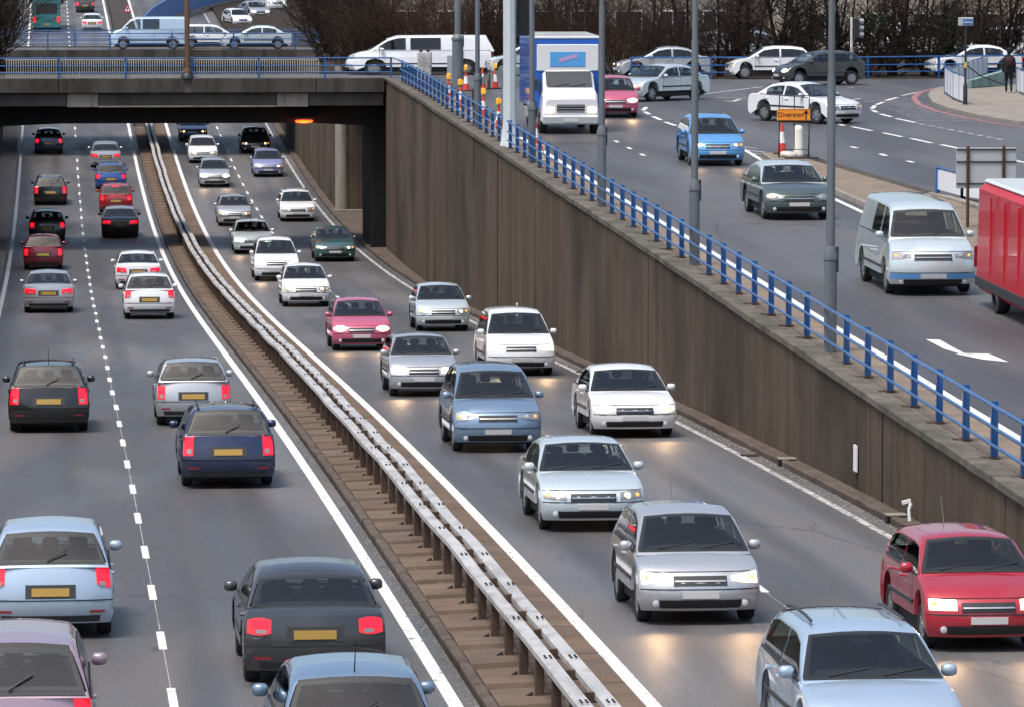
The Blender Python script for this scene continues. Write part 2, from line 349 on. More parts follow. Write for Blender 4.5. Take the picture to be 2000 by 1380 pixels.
for par, x in ((lane_line, 0.0), (lane_line2, 9.08)):
    y = 60.27 - 24
    while y < 480:
        link('dash', dme, par, (x + random.uniform(-.012, .012), y, zl(y) + .002), (math.atan(slope(zl, y)), 0, 0)); y += 6.0
mb = MB()
for x in (0.0, 9.08): strip(mb, x, .012, 30, 330, zl, .003)
tag(mb.build('road_joint', 'road_white_worn'), kind='structure')

# kerbs, one stone at a time
def kerb_run(name, x, w, h, f, y0, y1, m, step=.915, face=-1):
    root = thing(name, None, None); root['kind'] = 'structure'; mes = []
    for v in range(4):
        k = MB(); a, b = (0, w) if face < 0 else (-w, 0)
        e = .018; j = random.uniform(.002, .006)
        pr = [(a + (e if face < 0 else 0), -.06), (a, h - e * 1.6), (a + e * 1.5, h), (b - e, h), (b, h - e), (b, -.06)]
        rows = [[(px, yy_, pz) for px, pz in pr] for yy_ in (-step / 2 + j, step / 2 - j)]
        k.grid(rows); k.f += [(0, 1, 2, 3, 4, 5), (11, 10, 9, 8, 7, 6)]; k.m += [0, 0]; mes.append(k.mesh('kerbstone', [M[m]]))
    y = y0
    while y < y1:
        link('kerbstone', random.choice(mes), root, (x + random.uniform(-.008, .008), y, f(y) + random.uniform(-.006, .006)), (math.atan(slope(f, y)), 0, random.uniform(-.006, .006))); y += step
    return root
kerb_run('median_kerb', 3.76, .14, .13, zl, 48, 312, 'kerb_stone')
kerb_run('wall_kerb', 12.74, .14, .14, zl, 60, 318, 'kerb_stone', .915)

# median slabs between the two carriageways
root = thing('median', None, None); root['kind'] = 'structure'
mb = MB(); sheet(mb, [3.9, 5.2, 5.68], ys[5:], zl, .065); mb.build('trough', 'median_trough', root)
smes = []
for v in range(5):
    k = MB(); L_ = 1.52 + random.uniform(-.05, .07)
    t1 = .14 + random.uniform(-.01, .012); t0 = .128
    k.hexa([(3.905, -L_ / 2, -.02), (4.62, -L_ / 2, -.02), (4.62, L_ / 2, -.02), (3.905, L_ / 2, -.02), (3.905, -L_ / 2 + .05, t0), (4.62, -L_ / 2 + .05, t0 + .03), (4.62, L_ / 2 - .08, t1 + .03), (3.905, L_ / 2 - .08, t1)])
    smes.append(k.mesh('slab', [M['median_slab']]))
y = 47.0
while y < 312:
    link('slab', random.choice(smes), root, (0, y, zl(y)), (math.atan(slope(zl, y)), 0, 0)); y += 2.0
k = MB(); k.box(4.63, 5.69, -1.48, 1.48, -.02, .1); sme = k.mesh('slab', [M['median_slab']])
y = 47.0
while y < 316:
    link('slab', sme, root, (0, y, zl(y) + random.uniform(-.004, .004)), (math.atan(slope(zl, y)), 0, 0)); y += 3.0

# ------------------------------------------------------------ median crash barrier
bar = thing('crash_barrier', 'double galvanised box beam crash barrier along the central reservation', 'barrier')
RY = [44 + 4.0 * i for i in range(70)]
wob = {y: (random.uniform(-.022, .022), random.uniform(-.012, .018)) for y in RY}
wob2 = {y: (wob[y][0] + random.uniform(-.012, .012), wob[y][1] + random.uniform(-.01, .01)) for y in RY}
for xo, wb_ in ((4.37, wob), (4.675, wob2)):
    for a, b in zip(RY, RY[1:]):
        k = MB(); rows = []
        for y, ee in ((a + .004, a), ((a + b) / 2, None), (b - .004, b)):
            dx, dz = wb_[ee] if ee else ((wb_[a][0] + wb_[b][0]) / 2, (wb_[a][1] + wb_[b][1]) / 2)
            z = zl(y) + .63 + dz; x0 = xo + dx; w = .18; h = .11
            rows.append([(x0, y, z + .02), (x0, y, z + h - .022), (x0 + .022, y, z + h), (x0 + w - .022, y, z + h), (x0 + w, y, z + h - .022), (x0 + w, y, z + .02), (x0 + w - .02, y, z), (x0 + .02, y, z)])
        k.grid(rows, closed=True); k.f += [tuple(range(8)), tuple(range(23, 15, -1))]; k.m += [0, 0]
        k.build('beam', 'galvanised', bar, smooth=40)
k = MB(); k.bbox(-.055, .055, -.06, .06, -.1, .62, .008); pme = k.mesh('post', [M['rusty_post']])
k = MB(); k.add([(-.15, -.04, 0), (-.05, -.04, 0), (-.05, .04, 0), (-.15, .04, 0), (-.07, -.02, .05), (-.05, -.02, .06), (-.05, .02, .06), (-.07, .02, .05)], [(4, 5, 6, 7), (0, 1, 5, 4), (1, 2, 6, 5), (2, 3, 7, 6), (3, 0, 4, 7)]); gme = k.mesh('foot_plate', [M['dirty_steel']])
k = MB(); k.box(-.2, .16, -.06, .06, -.06, .055); spme = k.mesh('spacer', [M['rusty_post']])
k = MB()
for sx in (-.185, .12):
    for ax, ay in ((-.035, -.09), (.03, -.075), (-.03, .08), (.035, .09)): k.bbox(sx + ax - .013, sx + ax + .013, ay - .032, ay + .032, -.004, .012, .003)
bome = k.mesh('bolts', [M['dirty_steel']])
y = 47.0
while y < 312:
    z = zl(y); a = math.atan(slope(zl, y))
    link('post', pme, bar, (4.46, y, z + .1)); link('foot_plate', gme, bar, (4.43, y, z + .14)); link('spacer', spme, bar, (4.645, y, z + .67), (a, 0, 0))
    y += 2.0
y = 46.0
while y < 215:
    q = link('bolts', bome, bar, (4.645, y, zl(y) + .757), (math.atan(slope(zl, y)), 0, random.uniform(-.04, .04))); y += 4.0

# ------------------------------------------------------------ retaining wall with fluted concrete panels
wall = thing('retaining_wall', 'long brown fluted concrete retaining wall below the slip road', 'wall')
PY = [44.0]
while PY[-1] < 219.4: PY.append(min(219.4, PY[-1] + random.choice((6.9, 7.4, 7.8))))
def flute_rows(y0, y1, xf, zb, zt, pitch=.16, depth=.013):
    r0, r1 = [], []; y = y0
    while y < y1:
        p = pitch * random.uniform(.7, 1.45); d = depth * random.uniform(.3, 1.0)
        for yy_, dd in ((y, 0), (y + p * .55, 0), (y + p * .66, d), (y + p * .92, d)):
            if yy_ < y1 - .01: r0.append((xf(yy_) + dd, yy_, zb(yy_))); r1.append((xf(yy_) + dd, yy_, zt(yy_)))
        y += p
    r0.append((xf(y1), y1, zb(y1))); r1.append((xf(y1), y1, zt(y1))); return r0, r1
for a, b in zip(PY, PY[1:]):
    k = MB(); off = random.uniform(-.012, .012)
    r0, r1 = flute_rows(a + .03, b - .03, lambda y: wallx(y) + off, lambda y: zl(y) - .1, lambda y: zu(y) - .1)
    k.grid([r0, r1]); A = (wallx(a) + off, a + .018); B = (wallx(b) + off, b - .018)
    for (x, y) in (A, B): k.add([(x, y, zl(y) - .1), (x + .3, y, zl(y) - .1), (x + .3, y, zu(y) - .1), (x, y, zu(y) - .1)], [(0, 1, 2, 3)])
    k.build('wall_panel', 'wall_concrete', wall)
for y_ in (84.5, 118.4, 159.0, 190.5):
    k = MB(); k.bbox(-.016, .05, -.055, .055, zl(y_) + .1, zu(y_) - .105, .006); k.build('movement_joint', 'dirty_steel', wall, loc=(wallx(y_), y_, 0))
mb = MB(); mb.grid([[(wallx(y) + .1, y, zl(y) - .1) for y in frange(44, 219.3, 60)], [(wallx(y) + .1, y, zu(y) - .12) for y in frange(44, 219.3, 60)]]); mb.build('backing', 'dirty_steel', wall)
y = 44.0
while y < 218.6:
    st = random.uniform(1.15, 1.6); b = min(y + st, 219.2); c_ = (y + b) / 2; k = MB(); k.bbox(-.06 + random.uniform(-.008, .012), .36, -(b - y) / 2 + .008, (b - y) / 2 - .008, -.1, .045 + random.uniform(-.006, .008), .014)
    k.build('coping_stone', 'coping_stone', wall, loc=(wallx(c_), c_, zu(c_))).rotation_euler = (math.atan(slope(zu, c_)), 0, -math.atan(slope(wallx, c_))); y = b
# white delineator strips on the wall
for px, py0, py1 in ((1671, 868, 920), (1010, 592, 618)):
    p = None
    r = ray(px, py1); t_ = (13.06 - CAM.x) / r.x; p = CAM + r * t_
    if px == 1010: r = ray(px, py1); p = CAM + r * ((13.06 - CAM.x) / r.x)
    q = CAM + ray(px, py0) * ((13.06 - CAM.x) / ray(px, py0).x)
    k = MB(); k.bbox(-.02, .012, -.5, .5, 0, q.z - p.z, .004)
    o = k.build('marker_strip', 'sign_white', loc=(p.x, p.y, p.z)); o.scale = (1, .3, 1)
    tag(o, 'tall white marker strip fixed to the brown wall %s' % ('nearest the camera' if px > 1500 else 'above the white cars'), 'marker')

# left retaining wall, far right wall and its recess
lw = thing('retaining_wall', 'dark concrete retaining wall at the left edge under the bridge', 'wall')
for a in [200 + 8 * i for i in range(14)]:
    k = MB(); r0, r1 = flute_rows(a, a + 7.96, lambda y: -4.55, lambda y: zl(y) - .1, lambda y: zu(y))
    k.grid([r0, r1]); k.build('wall_panel', 'wall_concrete', lw)
fw = thing('retaining_wall', 'grooved grey wall beyond the bridge with a rounded corner pier', 'wall')
for a in [248.5 + 8 * i for i in range(21)]:
    k = MB(); r0, r1 = flute_rows(a, a + 7.96, lambda y: 13.12, lambda y: zl(y) - .1, lambda y: max(zu(y), zl(y)), .2); k.grid([r0, r1]); k.build('wall_panel', 'wall_concrete', fw)
for a in frange(13.55, 18.1, 4)[:-1]:
    k = MB(); r0, r1 = flute_rows(a, a + 1.5, lambda y: 248.3, lambda y: zl(248) - .1, lambda y: zu(248), .17)
    k.grid([[(y, x, z) for x, y, z in r] for r in (r0, r1)]); k.build('wall_panel', 'wall_concrete', fw)
k = MB(); k.lathe([(.36, zl(248) - .1), (.36, zu(248))], 24, (13.3, 248.5, 0)); k.build('corner_pier', 'pale_concrete', fw, smooth=40)
k = MB(); k.box(18, 18.4, 221, 248.6, zl(235) - .2, zu(235)); k.build('wall_panel', 'wall_concrete', fw)
k = MB(); k.bbox(12.76, 18, 247.6, 247.9, zl(248), zl(248) + .26, .02); k.build('kerb_upstand', 'kerb_grey', fw)

# ------------------------------------------------------------ the near bridge
zd = zu(220)
br = thing('road_bridge', 'dark stained concrete road bridge spanning both carriageways', 'bridge')
def xpx(px, y): # x at a given depth for an image column
    r = ray(px, 180); return CAM.x + r.x * (y - CAM.y) / r.y
segs = [-60, -18, xpx(115, 219), xpx(618, 219), 13.48]
for a, b in zip(segs, segs[1:]):
    k = MB(); k.bbox(a + .012, b - .012, YB0, YB0 + .55, zd - .62, zd + .03, .02); k.build('edge_beam', 'bridge_concrete', br)
for a, b, m_ in ((-40, xpx(130, 219.3), 'girder_concrete'), (xpx(192, 219.3), xpx(540, 219.3), 'girder_concrete'), (xpx(602, 219.3), 13.45, 'girder_concrete')):
    k = MB(); k.bbox(a + .01, b - .01, YB0 + .28, YB0 + .8, zd - 1.22, zd - .63, .015); k.build('fascia_beam', m_, br)
    if b < 12 and a > -30: k = MB(); k.bbox(a + .01, b - .01, YB0 + .2, YB0 + .5, zd - 1.27, zd - 1.2, .01); k.build('fascia_lip', 'pale_concrete', br)
for a, b in ((130, 192), (540, 602)):
    k = MB(); k.bbox(xpx(a, 219.3) + .01, xpx(b, 219.3) - .01, YB0 + .22, YB0 + .8, zd - 1.26, zd - .64, .015); k.build('bearing_block', 'pale_concrete', br)
k = MB(); x1, x2 = xpx(120, 220.5), xpx(610, 220.5)
prof = [(-40, zd - 2.6), (-5, zd - 2.2), (x1, zd - 2.03), (x2, zd - 2.03), (13.3, zd - 2.2), (13.3, zd - .5), (-40, zd - .5)]
n = len(prof); k.add([(x, YB0 + 1.5, z) for x, z in prof] + [(x, YB1 - 1.4, z) for x, z in prof], [tuple(range(n)), tuple(range(2 * n - 1, n - 1, -1))] + [(i, (i + 1) % n, n + (i + 1) % n, n + i) for i in range(n)])
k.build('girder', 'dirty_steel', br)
k = MB(); k.box(-60, 13.45, YB0 + .82, YB1 - .1, zd - .5, zd - .03); k.build('deck', 'girder_concrete', br)
k = MB(); k.bbox(-60, 13.45, YB1 - .4, YB1, zd - .62, zd + .12, .02); k.build('edge_beam', 'bridge_concrete', br)
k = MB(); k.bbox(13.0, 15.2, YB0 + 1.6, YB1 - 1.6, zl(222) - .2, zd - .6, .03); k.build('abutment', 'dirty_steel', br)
k = MB(); k.bbox(-9, -4.35, YB0 + 1.2, YB1 - 1, zl(222) - .2, zd - .6, .03); k.build('abutment', 'girder_concrete', br)
# sodium lamp under the deck
lamp = thing('underpass_lamp', 'glowing orange sodium lamp under the bridge deck', 'lamp', (xpx(592, 221), YB0 + 1.25, zd - 1.96))
k = MB(); k.bbox(-.42, .42, -.12, .12, .06, .18, .03); k.build('housing', 'dark_trim', lamp)
k = MB(); k.lathe([(.02, -.40), (.075, -.3), (.085, 0), (.075, .3), (.02, .40)], 12, (0, 0, .02), 'x'); k.build('tube', 'sodium', lamp, smooth=60)
ld = bpy.data.lights.new('sodium_light', 'POINT'); ld.energy = 14; ld.color = (1, .2, .03); ld.shadow_soft_size = .15
lo = bpy.data.objects.new('light', ld); col.objects.link(lo); lo.parent = lamp; lo.location = (0, -.25, -.25)

# blue steel parapets
def parapet(label, pts, step, h=.93, name='parapet_railing', rails=(.90, .56, .27), side=.1, rail_r=.026, plate=True, skip=()):
    root = thing(name, label, 'railing')
    P = [Vector(p) for p in pts]; seg = []; tot = 0
    for a, b in zip(P, P[1:]): seg.append((tot, a, b)); tot += (b - a).length
    def at(s):
        for t0, a, b in seg:
            if s <= t0 + (b - a).length + 1e-6: return a + (b - a) * ((s - t0) / (b - a).length), (b - a)
        return seg[-1][2].copy(), seg[-1][2] - seg[-1][1]
    k = MB(); w = .056
    k.box(-w, w, -.008, .008, 0, h); k.box(-w, -w + .014, -.045, .045, 0, h - .004); k.box(w - .014, w, -.045, .045, 0, h - .004)
    pm = k.mesh('post', [M['rail_blue']])
    k = MB(); k.bbox(-.09, .22, -.09, .09, -.01, .035, .006); bm_ = k.mesh('base_plate', [M['rusty_post']])
    k = MB()
    for r in rails: k.box(.03, side + .02, -.02, .02, r - .03, r - .005)
    cm = k.mesh('bracket', [M['rail_blue']])
    n = max(1, round(tot / step))
    for i in range(n + 1):
        p, d = at(tot * i / n); rz = atan2(d.y, d.x) - pi / 2
        if any(abs(p.y - q) < .35 for q in skip): continue
        po = link('post', pm, root, p, (0, 0, rz)); link('bracket', cm, po)
        if plate: link('base_plate', bm_, po)
    for r in rails:
        line = []
        for t0, a, b in seg:
            d = (b - a).normalized(); nr = Vector((d.y, -d.x, 0)) * side
            if not line: line.append(a + nr + Vector((0, 0, r)))
            line.append(b + nr + Vector((0, 0, r)))
        k = MB(); k.tube(line, rail_r if r < max(rails) else rail_r * 1.25, 8); k.build('rail', 'rail_blue', root, smooth=50)
    return root
LAMPY = [172.13, 152.45, 132.91, 113.49, 93.38, 73.6]
PYL = 160.4
parapet('blue steel railing stepping down along the top of the brown wall', [(wallx(y) + .45, y, zu(y) + .02) for y in [214.2, 205, 195, 185, 175, 161.0]], 2.42, skip=[172.13])
parapet('long blue steel railing beside the slip road, nearest run below the white column', [(wallx(y) + .45, y, zu(y) + .02) for y in [159.4, 150.7, 136, 122, 107, 92.9, 75.7, 60, 45]], 2.42, skip=LAMPY)
nb = parapet('blue railing along the near bridge with cream balusters behind', [(wallx(214) + .3, 219.25, zd + .03)] + [(x, 219.25, zd + .03) for x in (6, -2, -12, -22)], 2.9, rails=(.90, .56, .26), side=-.06, plate=False)
k = MB(); k.bbox(-.016, .016, -.012, .012, .06, .84, .004); bmz = k.mesh('baluster', [M['cream_bar']])
x = xpx(622, 219.4)
while x > xpx(10, 219.4): link('baluster', bmz, nb, (x, 219.4, zd + .03)); x -= .105
k = MB(); k.box(xpx(10, 219.4), xpx(622, 219.4), 219.385, 219.415, zd + .85, zd + .89); k.box(xpx(10, 219.4), xpx(622, 219.4), 219.385, 219.415, zd + .06, zd + .09); k.build('baluster_frame', 'cream_bar', nb)
k = MB(); k.tube([(wallx(214) + .45, 214.2, zu(214) + .92), (wallx(214) + .36, 219.25, zd + .93)], .03, 8); k.build('corner_rail', 'rail_blue', nb)

# far bridge
fb = thing('road_bridge', 'second concrete bridge beyond the first, carrying blurred traffic', 'bridge'); fb['label'] = 'second concrete road bridge farther off behind the first'
k = MB(); k.bbox(-60, 40, YF0, YF0 + .5, zd - .75, zd + .08, .02); k.build('edge_beam', 'bridge_concrete', fb)
k = MB(); k.box(-60, 40, YF0 + .51, YF1 - .41, zd - 1.6, zd - .06); k.build('girder', 'dirty_steel', fb)
k = MB(); k.bbox(-60, 40, YF1 - .4, YF1, zd - .75, zd + .08, .02); k.build('edge_beam', 'bridge_concrete', fb)
k = MB(); k.box(13.05, 16, YF0 + 1, YF1 - 1, zl(296) - .1, zd - .7); k.build('abutment', 'girder_concrete', fb)
k = MB(); k.box(-8, -4.5, YF0 + 1, YF1 - 1, zl(296) - .1, zd - .7); k.build('abutment', 'girder_concrete', fb)
parapet('blue railing along the far bridge above the near one', [(x, YF0 + .25, zd + .08) for x in (24, 14, 4, -6, -20)], 3.6, h=1.0, rails=(.97, .64, .34), side=-.05, plate=False)
parapet('farthest blue railing on the back edge of the far bridge', [(x, YF1 - .2, zd + .08) for x in (20, 4, -6, -20)], 5.0, h=1.0, rails=(.97, .64, .34), side=.05, plate=False)
# rail at the back of the roundabout
parapet('blue railing at the back of the roundabout in front of the bare trees', [(24.5, 217.6, zu(217)), (34.5, 217.6, zu(217)), (41, 219.6, zu(219)), (52, 224.5, zu(224))], 3.6, h=1.0, rails=(.97, .62, .30), side=.05, plate=False)

# ------------------------------------------------------------ lamp posts, pylon
def lamp_post(p, hbase, r0, r1, label, hgt=11.0, m='lamp_grey', group='lamp posts along the slip road', side=1):
    t = thing('lamp_post', label, 'lamp post', p, 0, group)
    k = MB(); k.lathe([(r0 * 1.02, -.05), (r0, .02), (r0, hbase - .12), (r0 * 1.12, hbase - .10), (r0 * 1.12, hbase), (r1 * 1.05, hbase + .16)], 20); k.build('base_column', m, t, smooth=35)
    k = MB(); k.lathe([(r1, hbase + .1), (r1 * .98, hbase + 3.4), (r1 * .8, hbase + 3.46), (r1 * .55, hgt)], 16); k.build('shaft', m, t, smooth=35)
    k = MB(); k.bbox(r0 - .01, r0 + .025, -.06, .06, hbase * .82, hbase * .82 + .5, .006); k.build('access_door', 'dark_trim', t)
    k = MB(); k.tube([(0, 0, hgt - .05), (side * .3, 0, hgt + .25), (side * 1.2, 0, hgt + .35)], .035, 8); k.build('arm', m, t, smooth=50)
    k = MB(); k.bbox(side * 1.5 - .35, side * 1.5 + .35, -.14, .14, hgt + .26, hgt + .42, .04); k.build('lantern', m, t)
    return t
pl_lab = {172.13: 'slender grey lamp post just left of the white column', 152.45: 'grey lamp post just right of the white column', 132.91: 'grey lamp post in front of the right side of the box truck', 113.49: 'grey lamp post in front of the blue car on the slip road', 93.38: 'nearest grey lamp post, beside the pale van with the blue bumper', }
for y, hb in ((172.13, 1.78), (152.45, 1.75), (132.91, 2.08), (113.49, 1.88), (93.38, 1.92)):
    lamp_post((13.58, y, zu(y)), hb, .125, .085, pl_lab[y])
lamp_post((U(898, 172).x, 207.5, zu(207)), 2.1, .24, .14, 'thick grey lamp post by the grey cabinets in front of the long white van', 13, group='roundabout lamp posts')
bl = lamp_post((xpx(366, 219.1), 219.18, zd), .35, .16, .115, 'rusty brown lamp column on the near bridge parapet', 10, 'brown_lamp', 'bridge lamp posts')
k = MB(); k.lathe([(.30, 0), (.30, .06), (.24, .2), (.14, .30)], 20); k.build('base_dome', 'lamp_black', bl, smooth=40)
py = thing('advertising_pylon', 'tall white column with a flared foot and a dark panel behind it', 'pylon', (13.62, PYL, zu(PYL)))
k = MB(); k.lathe([(.33, -.05), (.33, .05), (.3, .15), (.225, .75), (.215, 1.0), (.205, 9.0)], 8); k.build('column', 'white_column', py, smooth=20)
k = MB(); k.bbox(.28, .76, .05, .45, 3.68, 8.2, .03); k.build('panel', 'screen_dark', py)
for z in (4.2, 5.6, 7.2):
    k = MB(); k.box(.1, .3, .1, .2, z, z + .12); k.build('bracket', 'dark_trim', py)
    k = MB(); k.box(.285, .755, .04, .055, z + .35, z + .37); k.build('panel_joint', 'dark_trim', py)

# ------------------------------------------------------------ slip road markings
mb = MB(); strip(mb, 14.52, .17, 40, 166, zu, .006); mb2 = mb
tag(mb.build('edge_line', 'road_white'), kind='structure')
def poly_strip(pts, w, m, name='road_line', dz=.006):
    k = MB(); P = [Vector(p) for p in pts]; rows = []
    for i, p in enumerate(P):
        d = (P[min(i + 1, len(P) - 1)] - P[max(i - 1, 0)]).normalized(); n_ = Vector((-d.y, d.x, 0)) * (w / 2)
        a, b = p + n_, p - n_; rows.append([(a.x, a.y, zu(a.y) + dz), (b.x, b.y, zu(b.y) + dz)])
    k.grid(rows); return tag(k.build(name, m), kind='structure')
def UP(l): return [U(*q) for q in l]
def dense(l, n=6):
    o = []
    for a, b in zip(l, l[1:]): o += [a + (b - a) * (i / n) for i in range(n)]
    return o + [l[-1]]
poly_strip([Vector((21.3, 161.5, 0)), Vector((20.95, 152, 0)), Vector((20.5, 137, 0)), Vector((20.33, 121, 0)), Vector((20.28, 108, 0)), Vector((20.2, 85, 0)), Vector((20.2, 60, 0))], .16, 'road_white')
for q in ((1204, 277), (1229, 290), (1255, 303)):
    p = U(*q); poly_strip([p + Vector((0, -.5, 0)), p + Vector((0, .5, 0))], .13, 'road_white', 'dash')
for a, b in (((1256, 216), (1262, 210)), ((1259, 219), (1269, 224)), ((1275, 228), (1291, 235)), ((1299, 239), (1320, 246)), ((1331, 250), (1348, 255)), ((1630, 241), (1649, 246)), ((1664, 248), (1703, 256)), ((1725, 260), (1762, 268)), ((1779, 271), (1820, 280)), ((1838, 283), (1875, 291)), ((1978, 313), (2020, 322)), ((1662, 287), (1674, 290)), ((1719, 301), (1731, 305)), ((1772, 315), (1784, 318)), ((1376, 184), (1490, 170)), ((1654, 173), (1666, 172)), ((1760, 188), (1790, 181)), ((1730, 197), (1752, 191)), ((1712, 205), (1725, 200)), ((1703, 213), (1709, 207)), ((1704, 216), (1713, 220)), ((1719, 223), (1741, 229)), ((1750, 232), (1788, 240))):
    poly_strip([U(*a), U(*b)], .17, 'road_white' if a[1] > 190 else 'road_white_worn', 'dash')
for i in range(11):                                     # hatching ahead of the pavement
    y_ = 193 + i * 4.3; xa = 1742 - 25 * sin(pi * min(1, (y_ - 186) / 34)) + max(0, (y_ - 214)) * 2.2; xb = 1790 + max(0, y_ - 199) * 3.4
    poly_strip([U(xa, y_), U(min(xb, 1935), y_ + .5)], .12, 'road_white_worn', 'hatch_bar')
for k_ in range(9):
    a = U(1795 + k_ * 19, 242 + k_ * 3.7); b = U(1806 + k_ * 19, 244.2 + k_ * 3.7); poly_strip([a, b], .14, 'road_white_worn', 'dash')
for xo in (0, 5):
    poly_strip(dense(UP([(1835 - xo, 172), (1800 - xo, 180), (1787 - xo, 192), (1797 - xo, 204), (1830 - xo, 217), (1890 - xo, 231), (1950 - xo, 242), (2050, 256)])), .12, 'road_red', 'red_line')
for a, b in (((1437, 285), (1480, 291)), ((1447, 292), (1500, 299)), ((1462, 299), (1498, 304))): poly_strip([U(*a), U(*b)], .14, 'road_white_worn', 'hatch_bar')
for l in ([(1397, 191), (1445, 192), (1480, 193)], [(1417, 198), (1432, 199), (1445, 194)], [(1630, 193), (1660, 196), (1680, 193)], [(1625, 200), (1650, 198), (1708, 199)], [(1642, 201), (1652, 210), (1672, 217)]): poly_strip(dense(UP(l), 3), .22, 'road_white_worn', 'worn_arrow')
# turn arrow
aw = [(1808, 663), (1836, 664), (1862, 678), (1892, 690), (1930, 691), (1970, 707), (1905, 698), (1862, 691), (1886, 692), (1850, 683)]
aw = [(1808, 663), (1836, 664), (1860, 678), (1884, 690), (1932, 691), (1970, 707), (1920, 702), (1865, 691), (1880, 692.5), (1845, 682)]
k = MB(); k.add([(p.x, p.y, zu(p.y) + .006) for p in UP(aw)], [(0, 1, 2, 9), (9, 2, 3, 8), (7, 8, 3, 4), (7, 4, 5, 6)]); tag(k.build('direction_arrow', 'road_white'), kind='structure')

# traffic island
isl = [(21.05, 153.9), (20.86, 148), (20.8, 137), (20.7, 116), (20.66, 100), (20.6, 80), (20.6, 60), (26, 60), (25.2, 110), (24.5, 131), (23.6, 136), (23.1, 145), (22.6, 154), (21.8, 155.5), (21.3, 155.2)]
k = MB(); n = len(isl); k.add([(x, y, zu(y) - .02) for x, y in isl] + [(x + (.02 if x < 21.9 else -.02), y, zu(y) + .12) for x, y in isl], [(i, (i + 1) % n, n + (i + 1) % n, n + i) for i in range(n)])
k.cur = 1; ysl = [60, 80, 100, 110, 116, 125, 131, 137, 142, 148, 153, 155.2]
def xl_(y): return 20.62 + (.0 if y < 100 else (y - 100) * .006) + (0 if y < 148 else (y - 148) * .04)
def xr_(y): return 26 - (y - 60) * .016 if y < 110 else (25.2 - (y - 110) * .075 if y < 136 else 23.25 - (y - 136) * .06)
sheet(k, [lambda y: xl_(y) + .15, lambda y: xr_(y) - .08], ysl, zu, .125)
tag(k.build('traffic_island', ['kerb_grey', 'verge_sand']), kind='structure')
kr = thing('island_kerb', None, None); kr['kind'] = 'structure'
k = MB(); k.bbox(-.0, .15, -.45, .45, -.05, .135, .018); kme = k.mesh('kerbstone', [M['kerb_grey']])
y = 61.0
while y < 154.5: link('kerbstone', kme, kr, (xl_(y), y, zu(y) + random.uniform(-.004, .004)), (math.atan(slope(zu, y)), 0, 0)); y += .915
# pavement on the right
pv = [(1835, 176), (1816, 184), (1812, 193), (1822, 206), (1850, 217), (1900, 229), (1960, 240), (2080, 256)]
P = dense(UP(pv), 4); k = MB()
k.grid([[(p.x, p.y, zu(p.y) - .02) for p in P], [(p.x + .01, p.y, zu(p.y) + .13) for p in P], [(p.x + .16, p.y + .04, zu(p.y) + .135) for p in P]])
k.cur = 1; k.grid([[(p.x + .16, p.y + .04, zu(p.y) + .13) for p in P], [(52, p.y + 2 + (p.y - 175) * .5, zu(p.y) + .13) for p in P]])
tag(k.build('footpath', ['kerb_grey', 'pavement']), kind='structure')

# ------------------------------------------------------------ vehicles
SPEC = dict(
 hatch=dict(L=3.95, W=1.70, front=[(.10, .20), (.02, .30), (0, .45), (.03, .60), (.14, .74)], top=[(.45, .85), (.98, .945), (1.0, .95), (2.0, .97), (3.0, .99), (3.66, 1.0)], rear=[(3.82, .95), (3.90, .78), (3.95, .55), (3.94, .36), (3.86, .22)], axle=(.74, 3.22), zb=.95, cab=[(.86, .93), (1.62, 1.38), (2.1, 1.45), (2.9, 1.44), (3.4, 1.38), (3.84, .97)], r=.30, tail=(.70, .95, .66, .93), rw=(.46, .86)),
 saloon=dict(L=4.45, W=1.75, front=[(.10, .20), (.02, .30), (0, .45), (.03, .60), (.15, .72)], top=[(.5, .82), (1.25, .93), (2.3, .95), (3.3, .97), (3.75, .99), (4.2, .98)], rear=[(4.38, .92), (4.43, .74), (4.45, .52), (4.43, .35), (4.34, .22)], axle=(.85, 3.5), zb=.93, cab=[(1.12, .91), (1.9, 1.34), (2.35, 1.41), (2.9, 1.40), (3.3, 1.33), (3.95, .96)], r=.31, tail=(.52, .95, .66, .86), rw=(.3, .9)),
 estate=dict(L=4.5, W=1.75, front=[(.10, .20), (.02, .30), (0, .45), (.03, .60), (.15, .73)], top=[(.5, .84), (1.2, .94), (2.3, .96), (3.3, .98), (4.2, 1.0)], rear=[(4.38, .95), (4.44, .76), (4.5, .55), (4.48, .36), (4.4, .22)], axle=(.85, 3.5), zb=.94, cab=[(1.06, .92), (1.86, 1.38), (2.3, 1.45), (3.6, 1.45), (4.0, 1.41), (4.36, .97)], r=.31, tail=(.74, .96, .62, 1.0), rw=(.44, .88)),
 mpv=dict(L=4.3, W=1.80, front=[(.10, .22), (.02, .33), (0, .5), (.03, .68), (.14, .84)], top=[(.42, .95), (.9, 1.06), (2.2, 1.07), (3.2, 1.08), (4.0, 1.09)], rear=[(4.18, 1.05), (4.24, .85), (4.3, .6), (4.28, .4), (4.2, .25)], axle=(.84, 3.5), zb=1.05, cab=[(.78, 1.03), (1.6, 1.56), (2.1, 1.66), (3.4, 1.66), (3.85, 1.60), (4.18, 1.07)], r=.32, tail=(.76, .97, .75, 1.08), rw=(.44, .88)),
 van=dict(L=4.9, W=1.92, front=[(.10, .25), (.02, .36), (0, .55), (.04, .78), (.15, .98)], top=[(.45, 1.12), (.85, 1.22), (2.2, 1.22), (3.4, 1.22), (4.75, 1.22)], rear=[(4.86, 1.18), (4.88, .9), (4.9, .62), (4.89, .42), (4.84, .28)], axle=(.9, 3.9), zb=1.21, cab=[(.72, 1.18), (1.35, 1.78), (1.7, 1.93), (3.6, 1.95), (4.6, 1.94), (4.85, 1.21)], r=.33, tail=(.86, .98, .8, 1.15), rw=(.2, .85)),
)
